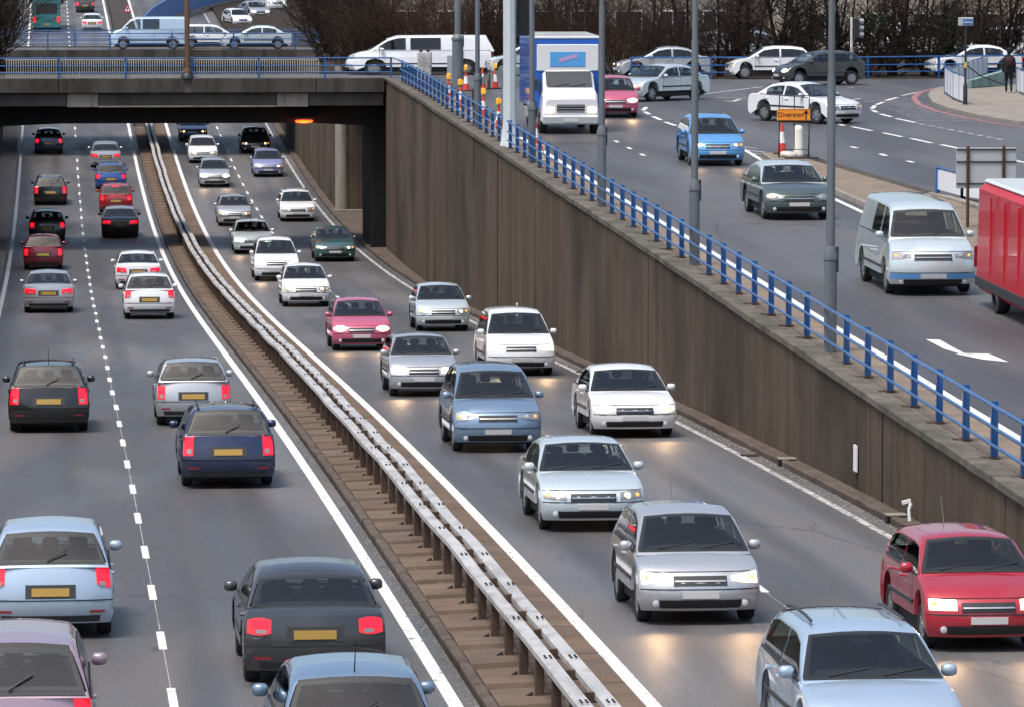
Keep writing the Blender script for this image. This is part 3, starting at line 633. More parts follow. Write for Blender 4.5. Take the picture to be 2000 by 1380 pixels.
def interp(l, x):
    if x <= l[0][0]: return l[0][1]
    for (a, b), (c, d) in zip(l, l[1:]):
        if x <= c: return b + (d - b) * (x - a) / (c - a) if c > a else d
    return l[-1][1]
for k_, h_ in (('hatch', 'oval'), ('saloon', 'slant'), ('estate', 'rect'), ('mpv', 'wedge'), ('van', 'wedge')): SPEC[k_]['head'] = h_
def variant(base, name, **kw): d = dict(SPEC[base]); d.update(kw); SPEC[name] = d
variant('hatch', 'hatch_square', head='rect', W=1.66, tail=(.76, .96, .6, .9), cab=[(.9, .93), (1.56, 1.37), (2.0, 1.41), (3.1, 1.41), (3.52, 1.36), (3.84, .97)])
variant('hatch', 'hatch_round', head='wedge', W=1.72, tail=(.74, .96, .7, .98), front=[(.12, .20), (.03, .30), (0, .44), (.05, .60), (.2, .76)], cab=[(.78, .92), (1.55, 1.40), (2.05, 1.49), (2.8, 1.48), (3.35, 1.41), (3.82, .98)])
variant('saloon', 'saloon_wide', head='oval', W=1.80, tail=(.62, .96, .68, .9), cab=[(1.08, .91), (1.9, 1.33), (2.4, 1.42), (3.0, 1.41), (3.45, 1.32), (4.05, .97)])
PROTO = {}
def car_meshes(kind):
    if kind in PROTO: return PROTO[kind]
    S = SPEC[kind]; L, W = S['L'], S['W']; R = {}
    fz = [(z, l) for l, z in S['front']]; rz_ = [(z, l) for l, z in reversed(S['rear'])]
    ztop = S['top'][0][1]
    def g(z): return 1 - .055 * max(0, (z - .6) / .5) ** 2 - .07 * max(0, (.42 - z) / .25) ** 2
    def plan(l, t):
        a = abs(t) ** 3
        if l < .7: l += .20 * a * (1 - l / .7)
        if l > L - .6: l -= .13 * a * (1 - (L - l) / .6)
        return l
    # lower body: a side outline with wheel arches carried across the width
    out = list(S['front']) + list(S['top']) + list(S['rear'])
    zbot = .2; ar = S['r'] + .065
    for ax in (S['axle'][1], S['axle'][0]):
        for i in range(9):
            a = pi * i / 8; out.append((ax + ar * cos(a), max(zbot + .0, .0) + max(0, S['r'] - .0 - zbot) * 0 + (S['r'] - zbot) * 0 + zbot + ar * sin(a) * 1.12))
    ts = [-1, -.97, -.88, -.6, -.3, 0, .3, .6, .88, .97, 1]; rows = []
    for t in ts:
        row = []
        for l, z in out:
            ll, zz = l, z
            if abs(t) == 1: ll = L / 2 + (l - L / 2) * .985; zz = z - (.022 if z > .75 else 0) + (.0 if z > .3 else 0)
            is_top = z > ztop - .02 and .3 < l < L - .1
            if is_top: zz += .03 * (1 - t * t)
            row.append((W / 2 * t * g(z), plan(ll, t) - L / 2, zz))
        rows.append(row)
    k = MB(); k.grid(rows, closed=True); n = len(out); k.f += [tuple(range(n)), tuple(range(len(rows) * n - 1, (len(rows) - 1) * n - 1, -1))]; k.m += [0, 0]
    c0, c1 = S['cab'][0][0] + .12, S['cab'][-1][0] - .06
    for i, fc in enumerate(k.f[:-2]):
        vs = [k.v[q] for q in fc]; lm = sum(v[1] for v in vs) / 4 + L / 2
        if min(v[2] for v in vs) > ztop - .01 and c0 < lm < c1: k.m[i] = 1
    R['body'] = k.mesh('body', [M['black_trim'], M['interior']], 32)
    # cabin
    cab = S['cab']; zb = S['zb'] - .05; H = max(z for l, z in cab) - zb; hb = W / 2 * g(zb) * .965; ht = hb * .79
    la, lb, lc, ld_ = cab[0][0], cab[1][0], cab[-2][0], cab[-1][0]
    def zr(l): return interp(cab, l)
    def hw(z): return hb - (hb - ht) * max(0, min(1.1, (z - zb) / H)) ** 1.25
    rl0, rl1 = lc + (ld_ - lc) * .10, lc + (ld_ - lc) * S['rw'][1]; mid = la + (ld_ - la) * .5
    ws0, ws1 = la + .10, lb - .03; s0, m0, m1, s3 = la + .34, mid - .04, mid + .04, min(ld_ - .30, lc + .12)
    if kind == 'van': m0, m1, s3 = 1.95, 2.1, 3.1
    st = sorted(set(round(v, 4) for v in [la, ld_, ws0, ws1, rl0, rl1, s0, m0, m1, s3] + [c[0] for c in cab] + frange(la, lb, 5) + frange(lb, lc, 7) + frange(lc, ld_, 5))); rows = []
    def crown(t, l): return .045 * (1 - t * t) * min(1, max(0.0, (zr(l) - zb) / H))
    def edges(l):
        z1 = max(zr(l), zb + .005); h_ = z1 - zb; z0 = zb + min(.09, h_ * .3); return z0, max(z0 + .003, z1 - .10)
    for l in st:
        z1 = max(zr(l), zb + .005); h_ = z1 - zb; e = .07 * min(1, h_ / H); z0, zt = edges(l); za = min(max(zt + .004, z1 - e), z1)
        half = [(hw(zb), zb), (hw(z0), z0), (hw(zt), zt), (hw(za), za), (hw(z1) - e * .35, z1 - e * .3), (hw(z1) - e, z1)]
        inner = [((hw(z1) - e) * t, z1 + crown(t, l)) for t in (.6, .25)]
        pts = half + inner; rows.append([(x, l - L / 2, z) for x, z in pts] + [(0, l - L / 2, z1 + crown(0, l))] + [(-x, l - L / 2, z) for x, z in reversed(pts)])
    k = MB(); n = len(rows[0]); P_ = [p for r in rows for p in r]; F_ = []
    for i in range(len(rows) - 1):
        lm = (st[i] + st[i + 1]) / 2
        for q in range(n - 1):
            if 5 <= q <= n - 7 and (ws0 < lm < ws1 or rl0 < lm < rl1): continue
            if q in (1, n - 3) and (s0 < lm < m0 or m1 < lm < s3): continue
            F_.append((i * n + q, i * n + q + 1, (i + 1) * n + q + 1, (i + 1) * n + q))
    k.add(P_, F_)
    R['cabin'] = k.mesh('cabin', [M['black_trim']], 38)
    # seats, wheel and dashboard seen through the glass
    k = MB(); k.bbox(-hb + .1, hb - .1, ws0 + .22 - L / 2, ws0 + .62 - L / 2, zb - .02, zb + .10, .04); R['dashboard'] = k.mesh('dashboard', [M['interior']], 50)
    k = MB(); c_ = Vector((hb * .45, ws0 + .72 - L / 2, zb + .08)); k.tube([c_ + Vector((.18 * cos(a), .07 * sin(a), .17 * sin(a))) for a in frange(0, 2 * pi, 17)], .016, 6, caps=False); R['steering_wheel'] = k.mesh('steering_wheel', [M['interior']], 60)
    R['seat'] = []
    for l_, xs_ in ((ws0 + 1.22, (-.45, .45)), (min(ws0 + 2.05, rl0 + .0), (-.5, .0, .5))):
        for xx in xs_:
            if kind == 'van' and len(xs_) == 3: continue
            k = MB(); x_ = hb * xx; k.bbox(x_ - .2, x_ + .2, l_ - L / 2, l_ + .12 - L / 2, zb - .05, zb + H * .38, .05); k.bbox(x_ - .11, x_ + .11, l_ + .02 - L / 2, l_ + .11 - L / 2, zb + H * .42, zb + H * .72, .035); R['seat'].append(k.mesh('seat', [M['seat']], 50))
    def glass_across(l0, l1, tm, d):
        rr = []
        for l in frange(l0, l1, 6):
            z1 = zr(l); e = .07 * min(1, (z1 - zb) / H)
            rr.append([((hw(z1) - e * .8) * t, l - L / 2 + d[0], z1 + crown(t, l) + d[1]) for t in frange(-tm, tm, 9)])
        k = MB(); k.grid(rr); return k.mesh('glass', [M['car_glass']], 60)
    def seal(l0, l1, tm, d):
        ls_ = [l0 - .035, l0 + .03] + frange(l0 + .03, l1 - .03, 4)[1:-1] + [l1 - .03, l1 + .025]; ts_ = [-tm - .035, -tm + .045, -.4, 0, .4, tm - .045, tm + .035]; rr = []
        for l in ls_:
            z1 = zr(l); e = .07 * min(1, (z1 - zb) / H); rr.append([((hw(z1) - e * .8) * t, l - L / 2 + d[0], z1 + crown(t, l) + d[1]) for t in ts_])
        k = MB(); n_ = len(ts_); P_ = [p for r in rr for p in r]; F_ = []
        for i in range(len(rr) - 1):
            for q in range(n_ - 1):
                if i in (0, len(rr) - 2) or q in (0, n_ - 2): F_.append((i * n_ + q, i * n_ + q + 1, (i + 1) * n_ + q + 1, (i + 1) * n_ + q))
        k.add(P_, F_); return k.mesh('window_seal', [M['black_trim']], 60)
    R['seals'] = [seal(ws0, ws1, .955, (-.007, .007)), seal(rl0, rl1, .93, (.008, .006))]
    R['windscreen'] = glass_across(la + .10, lb - .03, .955, (-.012, .012))
    R['rear_window'] = glass_across(rl0, rl1, .93, (.014, .010))
    def side_glass(l0, l1, s):
        rr = []
        for i in range(6):
            l = l0 + (l1 - l0) * i / 5
            z0, zt = edges(l); z0 -= .012; zt += .012
            rr.append([(s * (hw(z) + .009), l - L / 2, z) for z in frange(z0, zt, 4)])
        k = MB(); k.grid(rr); return k.mesh('glass', [M['car_glass']], 60)
    R['side'] = [(side_glass(s0, m0, s), side_glass(m1, s3, s)) for s in (1, -1)]
    # patches that follow the nose and the tail
    def patch(t0, t1, z0, z1, where, proud=.012, nt=6, nz=3, name='patch', m='black_trim', back=.03, zf=None):
        rr, rb = [], []
        for v in frange(0, 1, nz):
            a, b = [], []
            for t in frange(t0, t1, nt):
                u_ = abs((t - t0) / (t1 - t0)); za_, zb_ = zf(u_) if zf else (z0, z1); z = za_ + (zb_ - za_) * v
                x = W / 2 * t * g(z)
                if where == 'front':
                    l0_ = interp(fz, z) if z <= ztop - .1 else interp(fz, z)
                    l = plan(l0_, t) - L / 2; a.append((x, l - proud, z)); b.append((x, l + back, z))
                else:
                    l = plan(interp(rz_, z), t) - L / 2; a.append((x, l + proud, z)); b.append((x, l - back, z))
            rr.append(a); rb.append(b)
        k = MB(); k.grid(rr)
        ring = [(0, i) for i in range(nt)] + [(j, nt - 1) for j in range(1, nz)] + [(nz - 1, i) for i in range(nt - 2, -1, -1)] + [(j, 0) for j in range(nz - 2, 0, -1)]
        k.grid([[rr[j][i] for j, i in ring], [rb[j][i] for j, i in ring]], closed=True)
        return k.mesh(name, [M[m]], 50)
    fh = S['front'][-1][1]
    hs = S.get('head', 'slant')
    hz = {'slant': lambda u: (fh - .175 + .03 * u, fh - .055 + .045 * u - .03 * (u > .9)), 'oval': lambda u: (fh - .09 - .085 * sin(pi * (.12 + .76 * u)), fh - .09 + .08 * sin(pi * (.12 + .76 * u))), 'rect': lambda u: (fh - .17, fh - .035 + .01 * u), 'wedge': lambda u: (fh - .13 - .05 * u, fh - .075 + .065 * u)}[hs]
    R['headlight'] = [patch(.52 * q, .95 * q, 0, 0, 'front', .008, 9, 4, zf=hz, m='reflector_bowl') for q in (1, -1)]
    R['lens'] = [patch(.52 * q, .95 * q, 0, 0, 'front', .026, 9, 4, zf=hz, m='lens_glass') for q in (1, -1)]
    def disc(t, z, r_, where, m, proud=.018):
        x = W / 2 * t * g(z); l = plan(interp(fz if where == 'front' else rz_, z), t) - L / 2; sg = -1 if where == 'front' else 1
        k = MB(); k.lathe([(r_, -.02 * sg), (r_, proud * sg), (r_ * .6, (proud + .006) * sg), (.003, (proud + .008) * sg)], 16, (x, l, z), 'y'); return k.mesh('disc', [M[m]], 50)
    R['bulb'] = [disc(.66 * q, fh - .108, .052, 'front', 'headlight_off') for q in (1, -1)]
    R['indicator'] = [disc(.86 * q, fh - .10, .032, 'front', 'indicator') for q in (1, -1)]
    a, b, c, d = S['tail']
    tz = {'slant': lambda u: (c + .02 * u, d - .05 + .05 * u), 'oval': lambda u: (c + .05 * (1 - sin(pi * (.15 + .7 * u))), d - .05 * (1 - sin(pi * (.15 + .7 * u)))), 'rect': lambda u: (c, d), 'wedge': lambda u: (c + .06 * (1 - u), d)}[hs]
    R['tail_light'] = [patch(a * q, b * q, 0, 0, 'rear', .014, 7, 4, zf=tz, m='tail_off') for q in (1, -1)]
    am, wm_ = (a + b) / 2, (b - a) * .36
    R['tail_bulb'] = [patch((am - wm_) * q, (am + wm_) * q, c + (d - c) * .42, c + (d - c) * .86, 'rear', .022, 5, 3, m='tail_off', name='tail_bulb') for q in (1, -1)]
    R['reversing_lamp'] = [patch((am - wm_ * .8) * q, (am + wm_ * .3) * q, c + (d - c) * .12, c + (d - c) * .32, 'rear', .020, 4, 2, m='reflector_bowl') for q in (1, -1)]
    R['fog_lamp'] = [disc(.74 * q, .31, .045, 'front', 'headlight_off', .02) for q in (1, -1)]
    R['bumper_skin'] = patch(-.985, .985, .375, .49, 'front', .006, 15, 4, m='black_trim')
    R['bumper_line'] = patch(-.97, .97, .50, .515, 'front', .004, 15, 2, m='seam')
    R['grille'] = patch(-.44, .44, fh - .20, fh - .07, 'front', .008, 9, 3, m='black_trim')
    R['badge_bar'] = patch(-.42, .42, fh - .145, fh - .125, 'front', .016, 9, 2, m='chrome')
    R['intake'] = patch(-.68, .68, .24, .36, 'front', .010, 9, 3, m='black_trim')
    R['front_plate'] = patch(-.30, .30, .385, .48, 'front', .022, 5, 2, m='plate_white')
    pz = .60 if kind[:5] in ('hatch', 'mpv', 'van') else .63
    R['rear_plate'] = patch(-.30, .30, pz, pz + .11, 'rear', .020, 5, 2, m='plate_yellow')
    R['boot_recess'] = patch(-.40, .40, pz - .03, pz + .155, 'rear', .006, 7, 2, m='dark_trim')
    R['bumper_seam'] = patch(-.985, .985, .535, .55, 'rear', .004, 15, 2, m='seam')
    R['valance'] = patch(-.80, .80, .24, .33, 'rear', .008, 9, 2, m='dark_trim')
    R['reflector'] = [patch(.62 * s, .86 * s, .37, .405, 'rear', .012, 4, 2, m='tail_off') for s in (1, -1)]
    R['front_seam'] = patch(-.97, .97, fh - .022, fh - .012, 'front', .003, 15, 2, m='seam')
    # third brake light
    z1 = zr(rl0); k = MB(); k.bbox(-.16, .16, rl0 - L / 2 - .02, rl0 - L / 2 + .03, z1 + .02, z1 + .055, .006); R['brake_light'] = k.mesh('brake_light', [M['tail_on']])
    k = MB(); k.tube([(.05, rl1 - L / 2 + .03, zr(rl1) + .03), (-.22, (rl0 * .35 + rl1 * .65) - L / 2 + .05, zr(rl0 * .35 + rl1 * .65) + .055)], .010, 5); R['rear_wiper'] = k.mesh('rear_wiper', [M['black_trim']])
    R['wiper'] = []
    for xx in (-.5, .12): k = MB(); k.tube([(xx, la + .09 - L / 2, zr(la + .09) + .025), (xx + .48, la + .2 - L / 2, zr(la + .2) + .035)], .011, 5); R['wiper'].append(k.mesh('wiper', [M['black_trim']]))
    R['mirror'] = []
    for s in (1, -1):
        k = MB(); x = s * (W / 2 * .95); l = la + .42 - L / 2
        x0, x1 = sorted((x + s * .02, x + s * .19)); k.bbox(x0, x1, l - .05, l + .08, zb + .05, zb + .19, .03); R['mirror'].append(k.mesh('wing_mirror', [M['black_trim']], 50))
    # door shut lines and handles on each side
    R['door_seam'] = [[], []]; R['door_handle'] = [[], []]
    for j, s_ in enumerate((1, -1)):
        for l in (la + .36, mid, min(ld_ - .5, S['axle'][1] - .05)):
            k = MB(); zz = frange(.36, zb + .03, 6); k.grid([[(s_ * (W / 2 * g(z) + .003), l - L / 2 - .006, z) for z in zz], [(s_ * (W / 2 * g(z) + .003), l - L / 2 + .006, z) for z in zz]]); R['door_seam'][j].append(k.mesh('door_seam', [M['seam']]))
        for l in (mid - .2, min(ld_ - .6, S['axle'][1] - .12)):
            a_, b_ = sorted((s_ * (W / 2 * g(.84) - .01), s_ * (W / 2 * g(.84) + .03))); k = MB(); k.bbox(a_, b_, l - .09 - L / 2, l + .09 - L / 2, .82, .85, .006); R['door_handle'][j].append(k.mesh('door_handle', [M['black_trim']]))
    R['rub_strip'] = []; R['roof_rail'] = []
    for s_ in (1, -1):
        k = MB(); rr = [[(s_ * (W / 2 * g(z) + o_), l - L / 2, z) for l in frange(la + .3, ld_ - .75, 5)] for z, o_ in ((.54, .0), (.545, .014), (.595, .014), (.60, .0))]; k.grid(rr); R['rub_strip'].append(k.mesh('rub_strip', [M['dark_trim']]))
        k = MB(); k.tube([(s_ * (hw(zr(l)) - .12), l - L / 2, zr(l) + .065) for l in frange(lb + .35, lc, 5)], .018, 6); R['roof_rail'].append(k.mesh('roof_rail', [M['dark_trim']], 50))
    k = MB(); k.tube([(0, lc - .15 - L / 2, zr(lc - .15) + .02), (0, lc + .12 - L / 2, zr(lc) + .42)], [.009, .004], 5); R['aerial'] = k.mesh('aerial', [M['black_trim']])
    # wheel
    r = S['r']; k = MB(); w = .1
    k.lathe([(r * .62, -w * .85), (r * .9, -w), (r * .985, -w * .75), (r, -w * .3), (r, w * .3), (r * .985, w * .75), (r * .9, w), (r * .62, w * .85)], 24, (0, 0, 0), 'x', caps=False)
    k.f += []; R['wheel'] = k.mesh('wheel', [M['tyre']], 40)
    k = MB(); k.lathe([(r * .64, -w * .8), (r * .64, w * .82), (r * .56, w * .86), (r * .55, w * .4), (.01, w * .4)], 20, (0, 0, 0), 'x')
    for i in range(5):
        a = 2 * pi * i / 5; c_, s_ = cos(a), sin(a); d_ = .042
        pts = [(w * .42, r * .12 * c_ - d_ * s_, r * .12 * s_ + d_ * c_), (w * .42, r * .58 * c_ - d_ * s_ * .7, r * .58 * s_ + d_ * c_ * .7), (w * .42, r * .58 * c_ + d_ * s_ * .7, r * .58 * s_ - d_ * c_ * .7), (w * .42, r * .12 * c_ + d_ * s_, r * .12 * s_ - d_ * c_)]
        k.hexa(pts + [(w * .86, y_, z_) for _, y_, z_ in pts])
    k.lathe([(r * .2, w * .4), (r * .2, w * .9), (.005, w * .92)], 10, (0, 0, 0), 'x'); R['rim'] = k.mesh('rim', [M['rim']], 40)
    k = MB(); k.box(-W / 2 * .86, W / 2 * .86, -L / 2 + .45, L / 2 - .4, .17, .5); R['underbody'] = k.mesh('underbody', [M['chassis']])
    PROTO[kind] = R; return R
def setmat(o, m):
    o.material_slots[0].link = 'OBJECT'; o.material_slots[0].material = m; return o
CARS = 'cars and vans in the traffic'
def car(kind, paint, label, loc, rz=0, lights='off', tails='off', brake=False, roof=None, beam=0, pitch=0, bumper=None):
    R = car_meshes(kind); S = SPEC[kind]; L, W = S['L'], S['W']
    t = thing('van' if kind == 'van' else 'car', label, 'van' if kind == 'van' else 'car', loc, rz, CARS); t.rotation_euler = (pitch, 0, rz)
    pm = PAINT[paint]
    body = setmat(link('body', R['body'], t), pm)
    link('underbody', R['underbody'], body)
    cb = setmat(link('cabin', R['cabin'], t), PAINT[roof] if roof else pm)
    wsn = link('windscreen', R['windscreen'], t)
    for q in R['wiper']: link('wiper', q, wsn)
    link('window_seal', R['seals'][0], wsn)
    link('dashboard', R['dashboard'], cb); link('steering_wheel', R['steering_wheel'], cb)
    for q in R['seat']: link('seat', q, cb)
    rw = link('rear_window', R['rear_window'], t)
    link('window_seal', R['seals'][1], rw)
    for q in R['rub_strip']: link('rub_strip', q, body)
    if kind[:5] in ('hatch', 'estat') and len(label) % 2: link('aerial', R['aerial'], cb)
    if kind == 'estate':
        for q in R['roof_rail']: link('roof_rail', q, cb)
    if kind[:5] in ('hatch', 'estat', 'mpv'): link('rear_wiper', R['rear_wiper'], rw)
    for s in (0, 1):
        for q in R['side'][s]: link('side_window', q, t)
        hl = link('headlight', R['headlight'][s], t); setmat(link('bulb', R['bulb'][s], hl), M[{'on': 'headlight_on', 'dim': 'headlight_dim', 'off': 'headlight_off'}[lights]]); link('lens', R['lens'][s], hl); link('indicator', R['indicator'][s], hl)
        if lights == 'on': setmat(hl, M['headlight_glow'])
        tl = link('tail_light', R['tail_light'][s], t); setmat(link('tail_bulb', R['tail_bulb'][s], tl), M['tail_on' if tails == 'on' else 'tail_off']); link('reversing_lamp', R['reversing_lamp'][s], tl)
        if tails == 'on': setmat(tl, M['tail_glow'])
        link('fog_lamp', R['fog_lamp'][s], t)
        setmat(link('wing_mirror', R['mirror'][s], t), pm); link('reflector', R['reflector'][s], body)
        for q in R['door_seam'][s]: link('door_seam', q, body)
        for q in R['door_handle'][s]: setmat(link('door_handle', q, body), pm)
    gr = link('grille', R['grille'], t); link('badge_bar', R['badge_bar'], gr)
    link('intake', R['intake'], t); link('number_plate', R['front_plate'], t); link('number_plate', R['rear_plate'], t); link('boot_recess', R['boot_recess'], body)
    link('bumper_seam', R['bumper_seam'], body); link('valance', R['valance'], body); link('front_seam', R['front_seam'], body); link('bumper_line', R['bumper_line'], body)
    if bumper: setmat(link('bumper_skin', R['bumper_skin'], t), PAINT[bumper])
    if brake: link('brake_light', R['brake_light'], t)
    for ax in S['axle']:
        for s in (1, -1):
            w = link('wheel', R['wheel'], t, (s * (W / 2 - .13), ax - L / 2, S['r']), (0, 0, 0 if s > 0 else pi)); link('rim', R['rim'], w)
    if beam:
        for s in (1, -1):
            d = bpy.data.lights.new('headlamp_beam', 'SPOT'); d.energy = beam * .26; d.color = (1, .60, .30); d.spot_size = radians(80); d.spot_blend = 1.0; d.shadow_soft_size = .06
            o = bpy.data.objects.new('headlamp_beam', d); col.objects.link(o); o.parent = t; o.location = (s * W * .36, -L / 2 - .12, .62); o.rotation_euler = (radians(78), 0, pi)
    return t
def away(kind, paint, label, x, py, **kw):              # rear faces the camera, tail at image row py
    y = Lw(1000, py).y if False else None
    lo, hi = 30.0, 470.0
    for _ in range(50):
        m = (lo + hi) / 2
        if row(x, m, zl(m)) > py: lo = m
        else: hi = m
    c_ = lo + SPEC[kind]['L'] / 2
    return car(kind, paint, label, (x, c_, zl(c_) + .004), pi, pitch=-math.atan(slope(zl, c_)), tails=kw.pop('tails', 'on'), **kw)
def toward(kind, paint, label, x, py, **kw):
    lo, hi = 30.0, 470.0
    for _ in range(50):
        m = (lo + hi) / 2
        if row(x, m, zl(m)) > py: lo = m
        else: hi = m
    c_ = lo + SPEC[kind]['L'] / 2
    return car(kind, paint, label, (x, c_, zl(c_) + .004), 0, pitch=math.atan(slope(zl, c_)), **kw)
def row(x, y, z):
    d = Vector((x, y, z)) - CAM; X = d.x * cos(PHI) - d.y * sin(PHI); Y = d.x * sin(PHI) + d.y * cos(PHI)
    return 690 - FPX * (Y * sin(PITCH) + d.z * cos(PITCH)) / (Y * cos(PITCH) - d.z * sin(PITCH))
LL, LR, RL, RR = -1.66, 1.72, 7.45, 10.72
away('hatch', 'navy', 'dark blue hatchback farthest up the left lane with tail lights glowing', LL, 302)
away('estate', 'black', 'black estate car alone in the left lane beyond the bridge shadow', LL + .1, 402)
away('hatch', 'dark_grey', 'dark grey hatchback just ahead of the maroon car', LL - .05, 474)
away('hatch_square', 'maroon', 'maroon hatchback following the dark grey car under the bridge', LL - .2, 528)
away('saloon', 'silver', 'silver saloon behind the maroon car in the left lane', LL + .05, 612)
away('estate', 'black', 'black estate car with bright tail lights, middle of the left lane', LL + .1, 846)
away('hatch_round', 'pale_blue', 'pale blue hatchback large in the lower left corner', LL + .15, 1250)
away('mpv', 'rose', 'dusky rose car cut off by the bottom left edge', LL - .25, 1560)
away('saloon', 'silver', 'silver saloon farthest up the lane beside the median', LR - .1, 330)
away('hatch', 'blue', 'blue hatchback ahead of the red car with its brake light on', LR, 374)
away('hatch', 'red', 'red hatchback with a high brake light lit', LR + .05, 418, brake=True)
away('saloon', 'black', 'black saloon with silvery roof behind the red hatchback', LR, 466, roof='silver')
away('saloon', 'white', 'white saloon ahead of another white car near the median', LR + .1, 566)
away('hatch_round', 'white', 'white hatchback below the bridge in the lane by the median', LR + .05, 624, tails='on')
away('hatch_square', 'silver', 'silver hatchback ahead of the navy car beside the median', LR - .1, 832)
away('estate', 'navy', 'navy estate car between two cars in the lane beside the median', LR + .05, 955)
away('saloon_wide', 'dark_grey', 'dark grey saloon large at the bottom beside the median kerb', LR + .1, 1345)
away('hatch_round', 'steel_blue', 'steel blue car cut off by the bottom edge near the median', LR, 1600)

toward('saloon', 'steel_blue', 'steel blue saloon farthest off in the oncoming lane by the median', RL - .2, 277, lights='dim')
toward('hatch', 'white', 'white hatchback second farthest in the oncoming lane by the median', RL - .1, 320, lights='dim')
toward('hatch', 'silver', 'silver hatchback with blazing headlights beyond the bridge', RL, 367, lights='on', beam=60)
toward('hatch_square', 'silver', 'silver hatchback coming out of the bridge shadow by the median', RL, 443, lights='dim')
toward('saloon', 'ice', 'pale saloon with bright headlights under the bridge edge', RL, 497, lights='on', beam=60)
toward('mpv', 'white', 'white people carrier with headlights on, just clear of the bridge', RL, 550, lights='on', beam=60)
toward('hatch', 'white', 'white hatchback right behind the pink car', RL + .05, 600, lights='dim')
toward('hatch', 'pink_red', 'pink red hatchback with bright headlights beside the median', RL, 686, lights='on', beam=90)
toward('hatch_square', 'silver', 'silver hatchback with bright headlights in front of the pink car', RL + .05, 775, lights='on', beam=90)
toward('mpv', 'steel_blue', 'blue grey people carrier in mid picture beside the median', RL + .1, 885, lights='off')
toward('saloon', 'ice', 'pale blue saloon with dim headlights, third from the bottom edge', RL + .1, 1040, lights='dim')
toward('hatch_round', 'silver', 'silver hatchback with blazing headlights near the bottom edge', RL + .1, 1222, lights='on', beam=110)
toward('estate', 'pale_blue', 'pale blue car cut off by the bottom edge in the oncoming lane', RL + .3, 1520, lights='off')
toward('saloon', 'black', 'black saloon farthest off in the oncoming lane by the wall', RR, 301, lights='dim')
toward('hatch', 'lavender', 'lavender blue hatchback beyond the bridge in the lane by the wall', RR, 347, lights='dim')
toward('estate', 'white', 'white estate car under the bridge in the lane by the wall', RR, 434, lights='off')
toward('saloon', 'teal', 'dark green saloon beside the black bridge pier', RR, 512, lights='dim')
toward('hatch', 'ice', 'pale hatchback beside the foot of the brown wall, first below the bridge', RR + .1, 648, lights='dim')
toward('mpv', 'white', 'white people carrier with bright headlights between two pale cars by the wall', RR, 735, lights='on', beam=90)
toward('saloon_wide', 'white', 'white saloon with bright headlights nearest of the pale cars by the wall', RR + .1, 856, lights='on', beam=90)
toward('hatch_square', 'red', 'red hatchback with glaring headlights at the lower right edge', RR + .25, 1275, lights='on', beam=120)

def upper(kind, paint, label, px, py, head, **kw):       # head: direction of travel in the ground plane
    p = U(px, py); a = atan2(head[1], head[0]) + pi / 2
    return car(kind, paint, label, (p.x, p.y, zu(p.y) + .004), a, pitch=math.atan(slope(zu, p.y)) * max(-1, min(1, -head[1])), **kw)
upper('hatch', 'pink_red', 'pink red hatchback half hidden behind the box truck', 1196, 226, (-.05, -1), lights='on', beam=90)
upper('saloon', 'silver', 'silver saloon seen from the side in front of the trees', 1294, 153, (-1, -.05), lights='dim', tails='on')
upper('saloon', 'ice', 'pale saloon turning in front of the silver one on the roundabout', 1288, 196, (-.75, -.66), lights='dim')
upper('hatch', 'white', 'white hatchback seen from the side at the back of the roundabout', 1503, 154, (-1, 0), lights='off')
upper('hatch', 'dark_grey', 'grey hatchback with headlights on beside the white hatchback', 1598, 166, (-.97, -.24), lights='on')
upper('saloon', 'white', 'white saloon crossing behind the orange diversion sign', 1572, 238, (.6, -.8), lights='off')
upper('hatch_round', 'sky_blue', 'blue hatchback on the slip road behind a lamp post', 1386, 318, (0, -1), lights='dim', beam=40)
upper('saloon_wide', 'green_grey', 'grey green saloon in the middle of the slip road', 1534, 420, (.02, -1), lights='off', roof='ice')
upper('van', 'ice', 'pale van with a blue front bumper on the slip road by the nearest lamp post', 1785, 560, (0, -1), lights='off', bumper='sky_blue')
upper('saloon', 'white', 'white saloon behind the white and blue panelled railing', 1900, 149, (-1, -.1), lights='off', tails='on')
upper('van', 'white', 'white van farther back above the panelled railing', 1965, 128, (-1, 0), lights='off')
upper('hatch', 'ice', 'pale car glimpsed between the white column and the truck', 1030, 148, (-1, 0), lights='off')
# far traffic
car('van', 'pale_blue', 'pale blue van crossing the far bridge', (xpx(300, 297), 297, zd + .004), pi / 2, group_ if False else 'off') if False else None
for kd, pt, lb, px, dx in (('van', 'pale_blue', 'pale blue van crossing the far bridge behind the brown lamp column', 290, 0), ('saloon', 'ice', 'pale saloon crossing the far bridge at its right end', 500, 0), ('estate', 'white', 'white estate crossing the far bridge between van and saloon', 412, 3)):
    car(kd, pt, lb, (xpx(px, 297 + dx), 296 + dx, zd + .006), -pi / 2 if dx == 0 else pi / 2)
for kd, pt, lb, x, y, hd, kw in (('saloon', 'white', 'white saloon with red tail lights on the distant road', 2.0, 418, pi, dict(tails='on')), ('hatch', 'dark_grey', 'dark hatchback on the distant road ahead of the white saloon', 1.6, 446, pi, dict(tails='on')), ('hatch', 'white', 'white car with headlights on at the distant bend', 14.6, 424, .25, dict(lights='on')), ('saloon', 'silver', 'silver car with headlights on behind the distant white one', 16.6, 437, .25, dict(lights='on')), ('van', 'white', 'white van highest up on the distant bend', 18.5, 447, .25, dict(lights='dim'))):
    car(kd, pt, lb, (x, y, zl(y) + .004), hd, pitch=math.atan(slope(zl, y)) * (1 if hd < 1 else -1), **kw)

